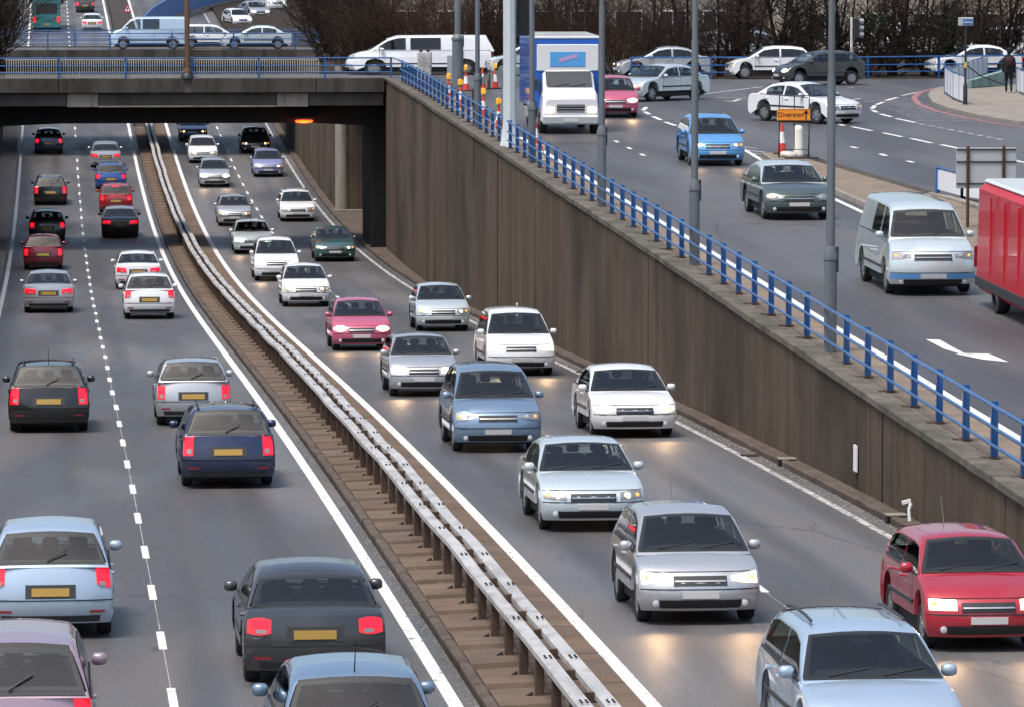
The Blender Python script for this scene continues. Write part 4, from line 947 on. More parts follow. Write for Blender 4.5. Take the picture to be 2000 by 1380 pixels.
# lorries and buses
def wheelset(t, xs, ys_, r=.42, w=.13):
    k = MB(); k.lathe([(r * .6, -w), (r * .95, -w), (r, -w * .6), (r, w * .6), (r * .95, w), (r * .6, w)], 24, (0, 0, 0), 'x', caps=False); wm = k.mesh('wheel', [M['tyre']], 40)
    k = MB(); k.lathe([(r * .62, -w * .7), (r * .62, w * .7), (r * .5, w * .5), (r * .3, w * .9), (.01, w * .9)], 18, (0, 0, 0), 'x'); rm = k.mesh('rim', [M['rim']], 40)
    for x in xs:
        for y in ys_: q = link('wheel', wm, t, (x, y, r), (0, 0, 0 if x > 0 else pi)); link('rim', rm, q)
def loft(mb, secs):                                       # secs: list of (y, x half bottom, x half top, z0, z1, bevel)
    rows = []
    for y, hb, ht, z0, z1, b in secs: rows.append([(-hb + b, y, z0), (hb - b, y, z0), (hb, y, z0 + b), (ht, y, z1 - b), (ht - b, y, z1), (-ht + b, y, z1), (-ht, y, z1 - b), (-hb, y, z0 + b)])
    mb.grid(rows, closed=True); n = len(rows); mb.f += [tuple(range(7, -1, -1)), tuple(range((n - 1) * 8, n * 8))]; mb.m += [0, 0]; return mb
def box_truck(label, loc, rz, box_mat, header, length=6.2, h=3.3, wide=2.3, pitch=0):
    t = thing('box_truck', label, 'truck', loc, rz); t.rotation_euler = (pitch, 0, rz); hwid = wide / 2; y0 = -length / 2
    k = MB(); loft(k, [(y0, .93, .86, .42, 1.22, .08), (y0 + .12, 1.0, .93, .36, 1.32, .1), (y0 + .42, 1.02, .96, .36, 1.46, .1), (y0 + .62, 1.02, .90, .36, 1.62, .1), (y0 + 1.1, 1.02, .88, .36, 2.18, .12), (y0 + 2.0, 1.02, .90, .36, 2.24, .12)]); cab = k.build('cab', 'truck_white', t, smooth=35)
    k = MB(); k.grid([[(x, y0 + .60, 1.64), (x, y0 + .86, 1.92), (x, y0 + 1.06, 2.13)] for x in frange(-.80, .80, 7)]); k.v = [(x, y - .035, z + .02) for x, y, z in k.v]; ws_ = k.build('windscreen', 'glass', t)
    k = MB()
    for xx in (-.5, .1): k.tube([(xx, y0 + .56, 1.66), (xx + .5, y0 + .62, 1.74)], .012, 5)
    k.build('wipers', 'black_trim', ws_)
    for s in (1, -1):
        k = MB(); k.grid([[(s * (1.025 - .06 * (z - 1.3)), y, z) for z in (1.38, 1.7, 2.0)] for y in (y0 + .95, y0 + 1.4, y0 + 1.85)]); k.build('side_window', 'glass', t)
        k = MB(); x0, x1 = sorted((s * .58, s * .9)); k.bbox(x0, x1, y0 - .02, y0 + .14, .74, .96, .03); k.build('headlight', 'headlight_dim', t)
        k = MB(); x0, x1 = sorted((s * .62, s * .86)); k.bbox(x0, x1, y0 - .03, y0 + .1, .5, .58, .015); k.build('indicator', 'indicator', t)
        k = MB(); x0, x1 = sorted((s * 1.1, s * 1.34)); k.bbox(x0, x1, y0 + .5, y0 + .62, 1.5, 1.92, .03); k.tube([(s * 1.0, y0 + .7, 1.75), (s * 1.2, y0 + .56, 1.8)], .02, 6); k.build('wing_mirror', 'dark_trim', t)
    k = MB(); k.bbox(-.5, .5, y0 - .012, y0 + .1, .76, 1.05, .02); g_ = k.build('grille', 'dark_trim', t)
    for i in range(3): q = MB(); q.bbox(-.48, .48, y0 - .025, y0, .79 + i * .09, .82 + i * .09, .006); q.build('slat', 'chrome', g_)
    k = MB(); k.bbox(-.98, .98, y0 - .06, y0 + .2, .34, .66, .05); k.build('bumper', 'sign_back', t)
    k = MB(); k.bbox(-.26, .26, y0 - .075, y0 - .05, .43, .54, .004); k.build('number_plate', 'plate_white', t)
    bx0 = y0 + 1.15
    k = MB(); k.bbox(-hwid, hwid, bx0, length / 2, .85, h, .04); bx = k.build('box_body', box_mat, t)
    k = MB(); k.bbox(-hwid - .01, hwid + .01, bx0 - .02, length / 2 + .02, h - .02, h + .05, .02); k.build('roof_panel', 'truck_white', t)
    if header:
        k = MB(); k.bbox(-hwid + .12, hwid - .12, bx0 - .05, bx0 + .01, 2.16, h - .22, .02); hp = k.build('header_board', 'truck_white', t)
        k = MB(); k.bbox(-.62, .62, bx0 - .065, bx0 - .04, 2.3, 2.82, .01); k.build('header_panel', 'truck_panel', hp)
        k = MB(); k.grid([[(x, bx0 - .072, 2.58 + .07 * sin(x * 5) - .05), (x, bx0 - .072, 2.62 + .07 * sin(x * 5) + .05)] for x in frange(-.3, .34, 9)]); k.build('header_swirl', 'panel_pink', hp)
    k = MB(); k.box(-.5, .5, y0 + .4, length / 2 - .1, .4, .84); k.build('chassis', 'chassis', t)
    for s in (1, -1):
        k = MB(); x0, x1 = sorted((s * (hwid - .05), s * hwid)); k.bbox(x0, x1, bx0 + .5, length / 2 - 1.9, .45, .8, .01); k.build('side_guard', 'sign_back', t)
        k = MB(); x0, x1 = sorted((s * .85, s * 1.05)); k.bbox(x0, x1, length / 2 - .01, length / 2 + .03, .7, .83, .008); k.build('tail_light', 'tail_off', t)
    wheelset(t, (.9, -.9), (y0 + .78, length / 2 - 1.2), .38); return t
p = U(1112, 261)
box_truck('box truck with white cab and blue box body coming down the slip road', (p.x, p.y + 2.6, zu(p.y + 2)), 0.0, 'truck_blue', True, 6.2, 3.3, 2.4, pitch=math.atan(slope(zu, 172)))
o = upper('van', 'white', 'long white van crossing the bridge behind the cones and cabinets', 820, 146, (-1, 0), lights='off'); o.scale = (1, 1.42, .93)
def bus(label, loc, rz, m, L=9.0, H=3.05, W=2.5, tails=False, pitch=0, name='bus', glazed=True):
    t = thing(name, label, name.split('_')[-1], loc, rz); t.rotation_euler = (pitch, 0, rz); h = W / 2; y0 = -L / 2
    k = MB(); loft(k, [(y0, h - .16, h - .22, .38, H - .2, .1), (y0 + .15, h - .04, h - .08, .32, H - .05, .12), (y0 + .5, h, h - .04, .3, H, .12), (L / 2 - .2, h, h - .04, .3, H, .12), (L / 2, h - .06, h - .1, .36, H - .08, .1)]); b = k.build('body', m, t, smooth=35)
    k = MB(); k.bbox(-h + .14, h - .14, y0 + .3, L / 2 - .2, H - .01, H + .1, .05); k.build('roof', 'truck_white', t)
    k = MB(); k.grid([[(x, y0 - .012 + .14 * (abs(x) / h) ** 4, z) for z in (1.15, 1.8, 2.5)] for x in frange(-h + .22, h - .22, 9)]); k.build('windscreen', 'glass', t)
    k = MB(); k.bbox(-h + .4, h - .4, y0 - .02, y0 + .05, 2.56, 2.82, .01); k.build('destination_panel', 'screen_dark', t)
    for s in (1, -1):
        n = int((L - 1.4) / 1.35) if glazed else 1
        for i in range(n):
            a = y0 + .8 + i * 1.35; k = MB(); k.grid([[(s * (h + .008 - .015 * (z - 1.3)), y, z) for z in (1.3, 1.8, 2.35)] for y in (a, a + .6, a + 1.24)]); k.build('side_window', 'glass', t)
        if not glazed:
            for i in range(4): k = MB(); a = y0 + 2.4 + i * (L - 2.6) / 4; x0, x1 = sorted((s * (h - .03), s * (h + .012))); k.bbox(x0, x1, a, a + .05, .7, H - .2, .004); k.build('side_rib', m, t)
            k = MB(); x0, x1 = sorted((s * (h - .02), s * (h + .02))); k.bbox(x0, x1, y0 + 2.3, L / 2 - .1, .42, .62, .006); k.build('side_skirt', 'dark_trim', t)
        k = MB(); x0, x1 = sorted((s * .7, s * 1.02)); k.bbox(x0, x1, y0 - .03, y0 + .1, .62, .82, .03); k.build('headlight', 'headlight_off', t)
        k = MB(); x0, x1 = sorted((s * .9, s * 1.12)); k.bbox(x0, x1, L / 2 - .02, L / 2 + .03, .8, 1.25, .02); k.build('tail_light', 'tail_on' if tails else 'tail_off', t)
        k = MB(); x0, x1 = sorted((s * (h + .05), s * (h + .28))); k.bbox(x0, x1, y0 - .1, y0 + .02, 1.9, 2.3, .03); k.build('wing_mirror', 'black_trim', t)
    k = MB(); k.grid([[(x, L / 2 + .008, z) for z in (1.5, 2.4)] for x in (-h + .3, 0, h - .3)]); k.build('rear_window', 'glass', t)
    k = MB(); k.bbox(-h + .06, h - .06, y0 - .03, y0 + .2, .3, .52, .04); k.build('bumper', 'dark_trim', t)
    k = MB(); k.bbox(-.27, .27, L / 2, L / 2 + .02, .55, .68, .004); k.build('number_plate', 'plate_yellow', t)
    wheelset(t, (h - .16, -h + .16), (y0 + 2.0, L / 2 - 2.2), .46); return t
bus('red truck with white roof cut off by the right edge of the picture', (19.45, 99.2, zu(99.2)), 0, 'bus_red', 8.6, 2.62, 2.2, pitch=math.atan(slope(zu, 102)), name='delivery_truck', glazed=False)
bus('dark teal bus on the distant road behind the left tree', (LL - .2, 420, zl(420)), pi, 'car_aqua_bus', 9.0, 3.2, 2.4, True, pitch=-math.atan(slope(zl, 420)))

# ------------------------------------------------------------ street furniture
def cone(p, label, h=.78, lamp_=False):
    t = thing('traffic_cone', label, 'cone', p, random.uniform(0, 6), 'traffic cones')
    k = MB(); k.bbox(-.21, .21, -.21, .21, 0, .05, .012); k.build('foot', 'black_trim', t)
    def seg(z0, z1, m, nm):
        r = lambda z: .155 - .125 * (z / h); q = MB(); q.lathe([(r(z0), z0), (r(z1), z1)], 18); q.build(nm, m, t, smooth=40)
    seg(.045, h * .36, 'cone_red', 'cone_body'); seg(h * .36, h * .72, 'cone_white', 'sleeve'); seg(h * .72, h, 'cone_red', 'cone_tip')
    if lamp_:
        k = MB(); k.bbox(-.1, .1, -.05, .05, h, h + .07, .015); lb_ = k.build('lamp_battery', 'yellow_band', t)
        k = MB(); k.lathe([(.09, -.045), (.1, 0), (.09, .045)], 16, (0, 0, h + .15), 'y'); k.build('lamp_lens', 'amber', lb_, smooth=50)
    return t
cl = ['leftmost cone with an amber lamp behind the blue railing', 'tall cone with amber lamp beside the thick lamp post', 'cone without a lamp in front of the long white van', 'cone with amber lamp just left of the white column', 'cone low behind the railing left of the slender lamp post', 'cone with amber lamp halfway between slender post and white column', 'cone nearest the white column with an amber lamp', 'cone right of the white column behind the railing']
for (px, py_, lm), lb in zip(((876, 197, 1), (910, 178, 1), (942, 176, 0), (967, 174, 1), (899, 210, 1), (944, 230, 1), (974, 252, 1), (1046, 292, 0)), cl): cone(U(px, py_) * 1.0, lb, .85 if lm else .95, bool(lm))
for i, (px, py_) in enumerate(((887, 214), (917, 236), (958, 262), (1052, 312))):
    p = U(px, py_); t = thing('barrier_board', ['red and white barrier board left of the slender lamp post', 'red and white barrier board behind the slender lamp post', 'red and white barrier board just left of the white column', 'red and white barrier board right of the white column'][i], 'barrier', p, pi / 2 + .1, 'red and white road works boards')
    k = MB(); k.bbox(-.9, .9, -.015, .015, .30, .48, .006); bd = k.build('board', 'cone_white', t)
    for j in range(4): k = MB(); a = -.85 + j * .45; k.hexa([(a, -.02, .31), (a + .2, -.02, .31), (a + .2, .02, .31), (a, .02, .31), (a + .06, -.02, .47), (a + .26, -.02, .47), (a + .26, .02, .47), (a + .06, .02, .47)]); k.build('red_stripe', 'cone_red', bd)
    for x in (-.8, .8): k = MB(); k.bbox(x - .02, x + .02, -.2, .2, 0, .04, .005); k.box(x - .015, x + .015, -.015, .015, .04, .5); k.build('leg', 'cone_white', t)
# pale crash barrier round the bend
gb = thing('crash_barrier', 'short pale curved crash barrier behind the cones', 'barrier')
pts = dense(UP([(925, 208), (935, 190), (955, 176), (985, 167), (1030, 164), (1075, 163)]), 3); k = MB(); rows = []
for p in pts: rows.append([(p.x, p.y - .03, zu(p.y) + z) for z in (.42, .50, .56, .64, .72)])
for r in rows:
    r[1] = (r[1][0], r[1][1] - .05, r[1][2]); r[3] = (r[3][0], r[3][1] - .05, r[3][2])
k.grid(rows); k.build('beam', 'cream_bar', gb, smooth=60)
for p in pts[::3]: k = MB(); k.bbox(-.06, .06, .0, .1, 0, .68, .008); k.build('post', 'rusty_post', gb, loc=(p.x, p.y, zu(p.y)))
def cabinet(px0, px1, pyb, h, label, m, caps_=False):
    a, b = U(px0, pyb), U(px1, pyb); w = (b - a).length; t = thing('utility_cabinet', label, 'cabinet', (a + b) / 2)
    k = MB(); k.bbox(-w / 2, w / 2, -.2, .25, .08, h, .02); k.build('casing', m, t)
    k = MB(); k.bbox(-w / 2 + .03, w / 2 - .03, -.215, -.19, .2, h - .1, .006); d = k.build('door', m, t); k = MB(); k.box(w / 2 - .1, w / 2 - .07, -.235, -.21, h * .5, h * .5 + .1); k.build('handle', 'dark_trim', d)
    k = MB(); k.bbox(-w / 2 - .02, w / 2 + .02, -.24, .28, 0, .08, .01); k.build('plinth', 'kerb_grey', t)
    if caps_:
        for x in (-w * .27, w * .27): k = MB(); k.lathe([(.07, h), (.07, h + .12), (.05, h + .2)], 12, (x, 0, 0)); k.build('vent_cap', 'dark_trim', t, smooth=40)
cabinet(816, 842, 163, 1.35, 'pale flecked steel cabinet with two knobs on top', 'galvanised', True)
cabinet(874, 892, 166, 1.28, 'plain grey cabinet beside the thick lamp post', 'cabinet')
# diversion sign
p = U(1551, 317); t = thing('diversion_sign', 'orange diversion sign in a black wire frame on the traffic island', 'sign', p + Vector((0, 0, .12)), -.09)
w2 = .47
for x in (-w2, 0, w2): k = MB(); k.tube([(x, 0, .25 if x == 0 else .02), (x, 0, 1.98)], .016, 6); k.build('upright', 'black_paint', t)
for z in (.28, 1.15, 1.98): k = MB(); k.tube([(-w2, 0, z), (w2, 0, z)], .016, 6); k.build('crossbar', 'black_paint', t)
for x in (-w2, w2): k = MB(); k.tube([(x, 0, .9), (x, .45, .02)], .014, 6); k.build('stay', 'black_paint', t)
k = MB(); k.bbox(-.3, .75, -.35, -.22, 0, .05, .01); k.build('ballast', 'black_trim', t)
k = MB(); k.bbox(-.55, .5, -.05, -.02, 1.18, 1.56, .008); pl = k.build('plate', 'diversion_orange', t)
for z in (1.195, 1.53): k = MB(); k.box(-.53, .48, -.056, -.05, z, z + .012); k.build('border', 'black_paint', pl)
text_mesh('lettering', 'Diversion', .21, 'black_paint', pl, (-.12, -.056, 1.375), (pi / 2, 0, 0))
k = MB(); k.box(.345, .385, -.058, -.05, 1.22, 1.46); k.add([(.365 - .09, -.057, 1.41), (.365 + .09, -.057, 1.41), (.365, -.057, 1.53)], [(0, 1, 2)]); k.build('arrow', 'black_paint', pl)
cone(U(1527, 309) + Vector((0, 0, .12)), 'red and white cone beside the diversion sign', 1.0)
p = U(1559, 311); t = thing('bollard', 'rounded white bollard between the legs of the diversion sign', 'bollard', p + Vector((0, 0, .12)))
k = MB(); k.lathe([(.17, 0), (.17, .06), (.155, .1), (.15, .8), (.135, .9), (.08, .95), (.01, .96)], 20); k.build('shell', 'bollard_white', t, smooth=40)
p = U(1541, 315); t = thing('sandbag', 'white sandbag slumped between the cone and the bollard', 'sandbag', p + Vector((0, 0, .12)))
k = MB(); k.lathe([(.05, -.28), (.13, -.22), (.15, 0), (.13, .2), (.04, .28)], 12, (0, 0, .09), 'x'); k.v = [(x, y * 1.3, max(.0, z * .8 + .02 * sin(x * 20 + y * 9))) for x, y, z in k.v]; k.build('bag', 'bollard_white', t, smooth=60)
# sign seen from the back
a, b = U(1898, 455), U(1951, 452); t = thing('road_sign', 'grey back of a road sign on two brown posts by the island', 'sign', (a + b) / 2 + Vector((0, 0, .0)), -.04)
d2 = (b - a).length / 2; s_ = FPX / 124
k = MB(); k.bbox(-.76, .80, .06, .09, 1.12, 2.16, .01); k.build('plate', 'sign_back', t)
for z in (1.22, 1.78, 2.1): k = MB(); k.box(-.75, .79, .03, .058, z, z + .04); k.build('stiffener', 'dark_trim', t)
for x in (-d2, d2): k = MB(); k.lathe([(.042, -.05), (.042, 2.2), (.02, 2.22)], 12, (x, 0, 0)); k.build('post', 'rusty_post', t, smooth=40)
def panel_rail(label, pts, h=.95, step=.62, infill='panel_white', wide=False):
    t = thing('guard_railing', label, 'railing'); P = [Vector(q) for q in pts]
    for a, b in zip(P, P[1:]):
        n = max(1, round((b - a).length / step))
        for i in range(n):
            p0 = a + (b - a) * (i / n); p1 = a + (b - a) * ((i + 1) / n); dz = Vector((0, 0, 1)); d = (p1 - p0).normalized(); nr = Vector((-d.y, d.x, 0)) * .012; m_ = d * .03
            k = MB(); q = [p0 + m_ - nr, p1 - m_ - nr, p1 - m_ + nr, p0 + m_ + nr]; k.hexa([v + dz * .1 for v in q] + [v + dz * (h - .06) for v in q]); k.build('panel', infill, t)
            k = MB(); r_ = .06 if wide else .022; k.bbox(-r_, r_, -r_, r_, 0, h, .005); k.build('post', 'rail_blue', t, loc=p0)
        k = MB(); r_ = .06 if wide else .022; k.bbox(-r_, r_, -r_, r_, 0, h, .005); k.build('post', 'rail_blue', t, loc=b)
        k = MB(); k.tube([a + Vector((0, 0, h)), b + Vector((0, 0, h))], .028, 8); k.build('top_rail', 'rail_blue', t, smooth=50)
    return t
def UZ(px, py_, h=.13): p = U(px, py_); return p + Vector((0, 0, h))
panel_rail('curved blue framed railing with white panels beside the subway sign', [UZ(1885, 211), UZ(1862, 202), UZ(1846, 190), UZ(1845, 186)], 1.1, 1.9)
panel_rail('blue framed white panelled railing running back behind the black post', [UZ(1846, 182), UZ(1872, 172), UZ(1900, 162), UZ(1928, 152)], .85, 2.4)
panel_rail('blue framed white railing at the right edge beside the walker', [UZ(1985, 186), UZ(2008, 196), UZ(2040, 205)], 1.0, 1.6)
panel_rail('white panelled railing on broad blue posts behind the road sign', [(23.55, 136.3, zu(136) + .13), (23.75, 133.5, zu(133) + .13), (24.6, 129.5, zu(130) + .13), (25.4, 124, zu(124) + .13)], .72, 2.3, wide=True)
k = MB(); k.bbox(23.4, 23.7, 122, 137, zu(130) - .1, zu(130) + .24, .02); 
t = thing('dwarf_wall', 'low concrete kerb wall under the panelled railing', 'wall'); k.build('wall_body', 'kerb_grey', t)
# subway stair wall and handrail
t = thing('stair_wall', 'mottled teal tiled parapet of the subway stairs', 'wall'); a, b = UZ(1890, 178), UZ(1962, 172)
k = MB(); d = (b - a).normalized(); n_ = Vector((-d.y, d.x, 0)) * .15; k.hexa([a - n_, b - n_, b + n_, a + n_, a - n_ + Vector((0, 0, .3)), b - n_ + Vector((0, 0, .62)), b + n_ + Vector((0, 0, .62)), a + n_ + Vector((0, 0, .3))]); k.build('tiled_face', 'teal_tiles', t)
k = MB(); k.tube([UZ(1887, 178) + Vector((0, 0, .95)), UZ(1915, 178) + Vector((0, 0, .5)), UZ(1962, 178) + Vector((0, 0, .12))], .025, 8); k.build('handrail', 'black_paint', t, smooth=50)
# subway sign
p = UZ(1885, 211); t = thing('subway_sign', 'small blue Subway sign on a black post with a yellow band', 'sign', p)
H_ = 3.15
k = MB(); k.lathe([(.085, 0), (.085, .72), (.06, .78), (.045, .85), (.045, H_ - .1)], 14); k.build('post', 'lamp_black', t, smooth=40)
k = MB(); k.lathe([(.05, 1.42), (.05, 1.62)], 14); k.build('yellow_band', 'yellow_band', t, smooth=40)
k = MB(); k.bbox(-.29, .29, -.06, .06, H_ - .12, H_ + .2, .015); bx = k.build('box', 'sign_back', t)
k = MB(); k.bbox(-.12, .275, -.075, -.055, H_ - .09, H_ + .13, .005); k.build('face', 'sign_blue', bx)
text_mesh('lettering', 'Subway', .115, 'sign_white', bx, (.078, -.078, H_ + .02), (pi / 2, 0, 0))
# traffic signal
p = U(1665, 156); t = thing('traffic_light', 'traffic light seen from the side on a grey pole', 'traffic light', (p.x, 216.6, zu(216)))
k = MB(); k.lathe([(.06, 0), (.06, 2.75), (.03, 2.8)], 14); k.build('pole', 'galvanised', t, smooth=40)
k = MB(); k.bbox(.08, .32, -.2, .2, 1.85, 2.75, .03); hd_ = k.build('head', 'lamp_black', t)
k = MB(); k.bbox(.0, .1, -.03, .03, 2.2, 2.3, .005); k.build('bracket', 'dark_trim', t)
for z in (2.0, 2.3, 2.6): k = MB(); k.lathe([(.13, .3), (.125, .54)], 16, (0, 0, z), 'x', caps=False); k.lathe([(.12, .315), (.06, .33), (.005, .335)], 16, (0, 0, z), 'x'); k.build('hood', 'hood_grey', hd_, smooth=40)
# distant warning sign and blue hoarding
yq = 402; rr = ray(250, 60); p = Vector((xpx(250, yq), yq, zl(yq)))
zt = lambda py_: CAM.z + ray(250, py_).z * (yq - CAM.y) / ray(250, py_).y
t = thing('warning_sign', 'red bordered triangular warning sign on the distant road', 'sign', p)
k = MB(); k.lathe([(.05, 0), (.05, zt(15) - p.z)], 8); k.build('pole', 'lamp_grey', t)
cz = zt(18) - p.z
k = MB(); k.add([(-.36, -.08, cz - .26), (.36, -.08, cz - .26), (0, -.08, cz + .4), (-.36, -.06, cz - .26), (.36, -.06, cz - .26), (0, -.06, cz + .4)], [(0, 1, 2), (5, 4, 3), (0, 3, 4, 1), (1, 4, 5, 2), (2, 5, 3, 0)]); pl = k.build('plate', 'sign_red', t)
k = MB(); k.add([(-.22, -.086, cz - .18), (.22, -.086, cz - .18), (0, -.086, cz + .23)], [(0, 1, 2)]); k.build('plate_field', 'sign_white', pl)
k = MB(); k.box(-.025, .025, -.092, -.088, cz - .14, cz + .1); k.add([(-.1, -.09, cz), (.1, -.09, cz), (0, -.09, cz + .13)], [(0, 1, 2)]); k.build('symbol', 'black_paint', pl)
t = thing('hoarding', 'bright blue panelled hoarding on a pale kerb along the distant bend', 'fence')
hp = [Vector((5.75, 404, 0)), Vector((7.2, 418, 0)), Vector((9.6, 433, 0)), Vector((13.4, 450, 0)), Vector((19, 470, 0))]
hp = dense(hp, 5)
for a, b in zip(hp, hp[1:]):
    k = MB(); za, zb_ = zl(a.y), zl(b.y); d = (b - a).normalized() * .03; h1 = 1.0 + .7 * min(1, max(0, (a.y - 404) / 25)); h2 = 1.0 + .7 * min(1, max(0, (b.y - 404) / 25))
    A, B = a + d, b - d; k.hexa([(A.x - .05, A.y, za + .5), (B.x - .05, B.y, zb_ + .5), (B.x + .05, B.y, zb_ + .5), (A.x + .05, A.y, za + .5), (A.x - .05, A.y, za + h1 + .5), (B.x - .05, B.y, zb_ + h2 + .5), (B.x + .05, B.y, zb_ + h2 + .5), (A.x + .05, A.y, za + h1 + .5)]); k.build('panel', 'wall_far_blue', t)
    k = MB(); k.hexa([(a.x - .25, a.y, za - .1), (b.x - .25, b.y, zb_ - .1), (b.x + .25, b.y, zb_ - .1), (a.x + .25, a.y, za - .1), (a.x - .2, a.y, za + .49), (b.x - .2, b.y, zb_ + .49), (b.x + .2, b.y, zb_ + .49), (a.x + .2, a.y, za + .49)]); k.build('kerb_block', 'pale_concrete', t)

# ------------------------------------------------------------ the walker
p = UZ(1970, 187); t = thing('person', 'person in dark coat and hat walking away with a dark red backpack', 'person', p, -.15)
me = bpy.data.meshes.new('body')
J = dict(pel=(0, 0, .92), ch=(0, .02, 1.22), sh=(0, .02, 1.42), nk=(0, .03, 1.52), h1=(0, .04, 1.60), h2=(0, .04, 1.74), ls=(-.18, .02, 1.42), le=(-.24, -.02, 1.14), lh=(-.24, .06, .9), rs=(.18, .02, 1.42), re=(.24, -.04, 1.14), rh=(.23, -.02, .9), lp=(-.09, 0, .88), lk=(-.1, .1, .5), la=(-.1, -.02, .1), lt=(-.1, .14, .04), rp=(.09, 0, .88), rk=(.1, .0, .48), ra=(.1, -.16, .12), rt=(.1, -.02, .04), lf=(-.24, .1, .8), rf=(.23, .0, .8))
E_ = [('pel', 'ch'), ('ch', 'sh'), ('sh', 'nk'), ('nk', 'h1'), ('h1', 'h2'), ('sh', 'ls'), ('ls', 'le'), ('le', 'lh'), ('lh', 'lf'), ('sh', 'rs'), ('rs', 're'), ('re', 'rh'), ('rh', 'rf'), ('pel', 'lp'), ('lp', 'lk'), ('lk', 'la'), ('la', 'lt'), ('pel', 'rp'), ('rp', 'rk'), ('rk', 'ra'), ('ra', 'rt')]
RD = dict(pel=.17, ch=.18, sh=.14, nk=.06, h1=.09, h2=.08, ls=.085, le=.062, lh=.045, rs=.085, re=.062, rh=.045, lp=.11, lk=.075, la=.05, lt=.04, rp=.11, rk=.075, ra=.05, rt=.04, lf=.03, rf=.03)
ks = list(J); me.from_pydata([J[q] for q in ks], [(ks.index(a), ks.index(b)) for a, b in E_], [])
bo = link('body', me, t)
bo.modifiers.new('skin', 'SKIN').use_smooth_shade = True
for i, q in enumerate(ks): me.skin_vertices[0].data[i].radius = (RD[q], RD[q]); me.skin_vertices[0].data[i].use_root = (q == 'pel')
sb = bo.modifiers.new('sub', 'SUBSURF'); sb.levels = 2; sb.render_levels = 2
me.materials.append(M['cloth_dark'])
k = MB(); k.lathe([(.21, .0), (.225, .08), (.22, .35), (.205, .55), (.17, .62)], 16, (0, 0, .82)); k.v = [(x, y * .8 + .01, z) for x, y, z in k.v]; k.build('coat', 'cloth_dark', t, smooth=60)
k = MB(); k.bbox(-.15, .15, -.33, -.16, 1.08, 1.47, .05); k.build('backpack', 'pack_red', t, smooth=50)
k = MB(); k.lathe([(.105, 1.66), (.11, 1.71), (.095, 1.79), (.04, 1.835), (.005, 1.84)], 14, (0, .04, 0)); k.build('hat', 'cloth_dark', t, smooth=60)

# ------------------------------------------------------------ trees
def rot_about(v, ax, a): return Matrix.Rotation(a, 3, ax) @ v
def grow(mb, p, d, length, r, depth, rnd, spread, up, kinks=3, nmin=3, rmin=.004, kids=(3, 4)):
    pts = [p.copy()]; rr = [r]; q = p.copy(); dd = d.copy()
    for i in range(kinks):
        dd = (dd + Vector((rnd.gauss(0, .16), rnd.gauss(0, .16), rnd.gauss(0, .1) + up * .12))).normalized(); q = q + dd * (length / kinks); pts.append(q.copy()); rr.append(max(rmin, r * (1 - .5 * (i + 1) / kinks)))
    mb.tube(pts, rr, 6 if r > .04 else (4 if r > .012 else 3), caps=False)
    if depth == 0: return
    nk = rnd.randint(*kids)
    for j in range(nk):
        f = .25 + .75 * (j + rnd.random() * .8) / nk; f = min(f, .98); i = min(kinks - 1, int(f * kinks)); fr = f * kinks - i
        b = pts[i].lerp(pts[i + 1], fr); ax = dd.cross(Vector((rnd.gauss(0, 1), rnd.gauss(0, 1), rnd.gauss(0, 1)))).normalized()
        nd = rot_about(dd, ax, rnd.uniform(.5, 1.0) * spread); grow(mb, b, nd, length * rnd.uniform(.5, .78), max(rmin, rr[i] * .55), depth - 1, rnd, spread, up, max(2, kinks - 1), nmin, rmin, kids)
def make_tree(seed, height, stems, ivy=False, rust=False, depth=4):
    rnd = random.Random(seed); tr = MB(); cr = MB(); iv = MB()
    for s in range(stems):
        a = rnd.uniform(0, 2 * pi); base = Vector((rnd.uniform(-.25, .25) * (stems > 1), rnd.uniform(-.25, .25) * (stems > 1), -.1)); d = Vector((cos(a) * .12 * stems ** .5, sin(a) * .12 * stems ** .5, 1)).normalized()
        pts = [base]; rr = [rnd.uniform(.08, .14)]; n_ = 7
        for i in range(n_): d = (d + Vector((rnd.gauss(0, .08), rnd.gauss(0, .08), .06))).normalized(); pts.append(pts[-1] + d * (height * .75 / n_)); rr.append(rr[0] * (1 - .75 * (i + 1) / n_))
        tr.tube(pts, rr, 8, caps=False)
        for i in range(1, n_ + 1):
            for j in range(3 if i < 6 else 2):
                a = rnd.uniform(0, 2 * pi); nd = Vector((cos(a), sin(a), rnd.uniform(.15, 1.0))).normalized(); b = pts[i - 1].lerp(pts[i], rnd.random())
                grow(cr, b, nd, rnd.uniform(.9, 1.9), rr[i] * .42 + .008, depth - 2, rnd, .9, 1.0, 3, 3, .0045, (3, 5))
        if ivy:
            for _ in range(900):
                f = rnd.random() ** .8 * .75; i = min(n_ - 1, int(f * n_)); c_ = pts[i].lerp(pts[i + 1], f * n_ - i); a = rnd.uniform(0, 2 * pi); o = c_ + Vector((cos(a), sin(a), 0)) * (rr[i] + abs(rnd.gauss(0, .12))); u = Vector((rnd.gauss(0, 1), rnd.gauss(0, 1), rnd.gauss(0, 1))).normalized() * .055; w = u.cross(Vector((rnd.gauss(0, 1), rnd.gauss(0, 1), rnd.gauss(0, 1)))).normalized() * .05
                iv.add([o - u, o + w, o + u, o - w], [(0, 1, 2, 3)])
    return tr.mesh('trunk', [M['bark']], 60), cr.mesh('crown', [M['twig_rust' if rust else 'twig']]), (iv.mesh('ivy', [M['ivy']]) if ivy else None)
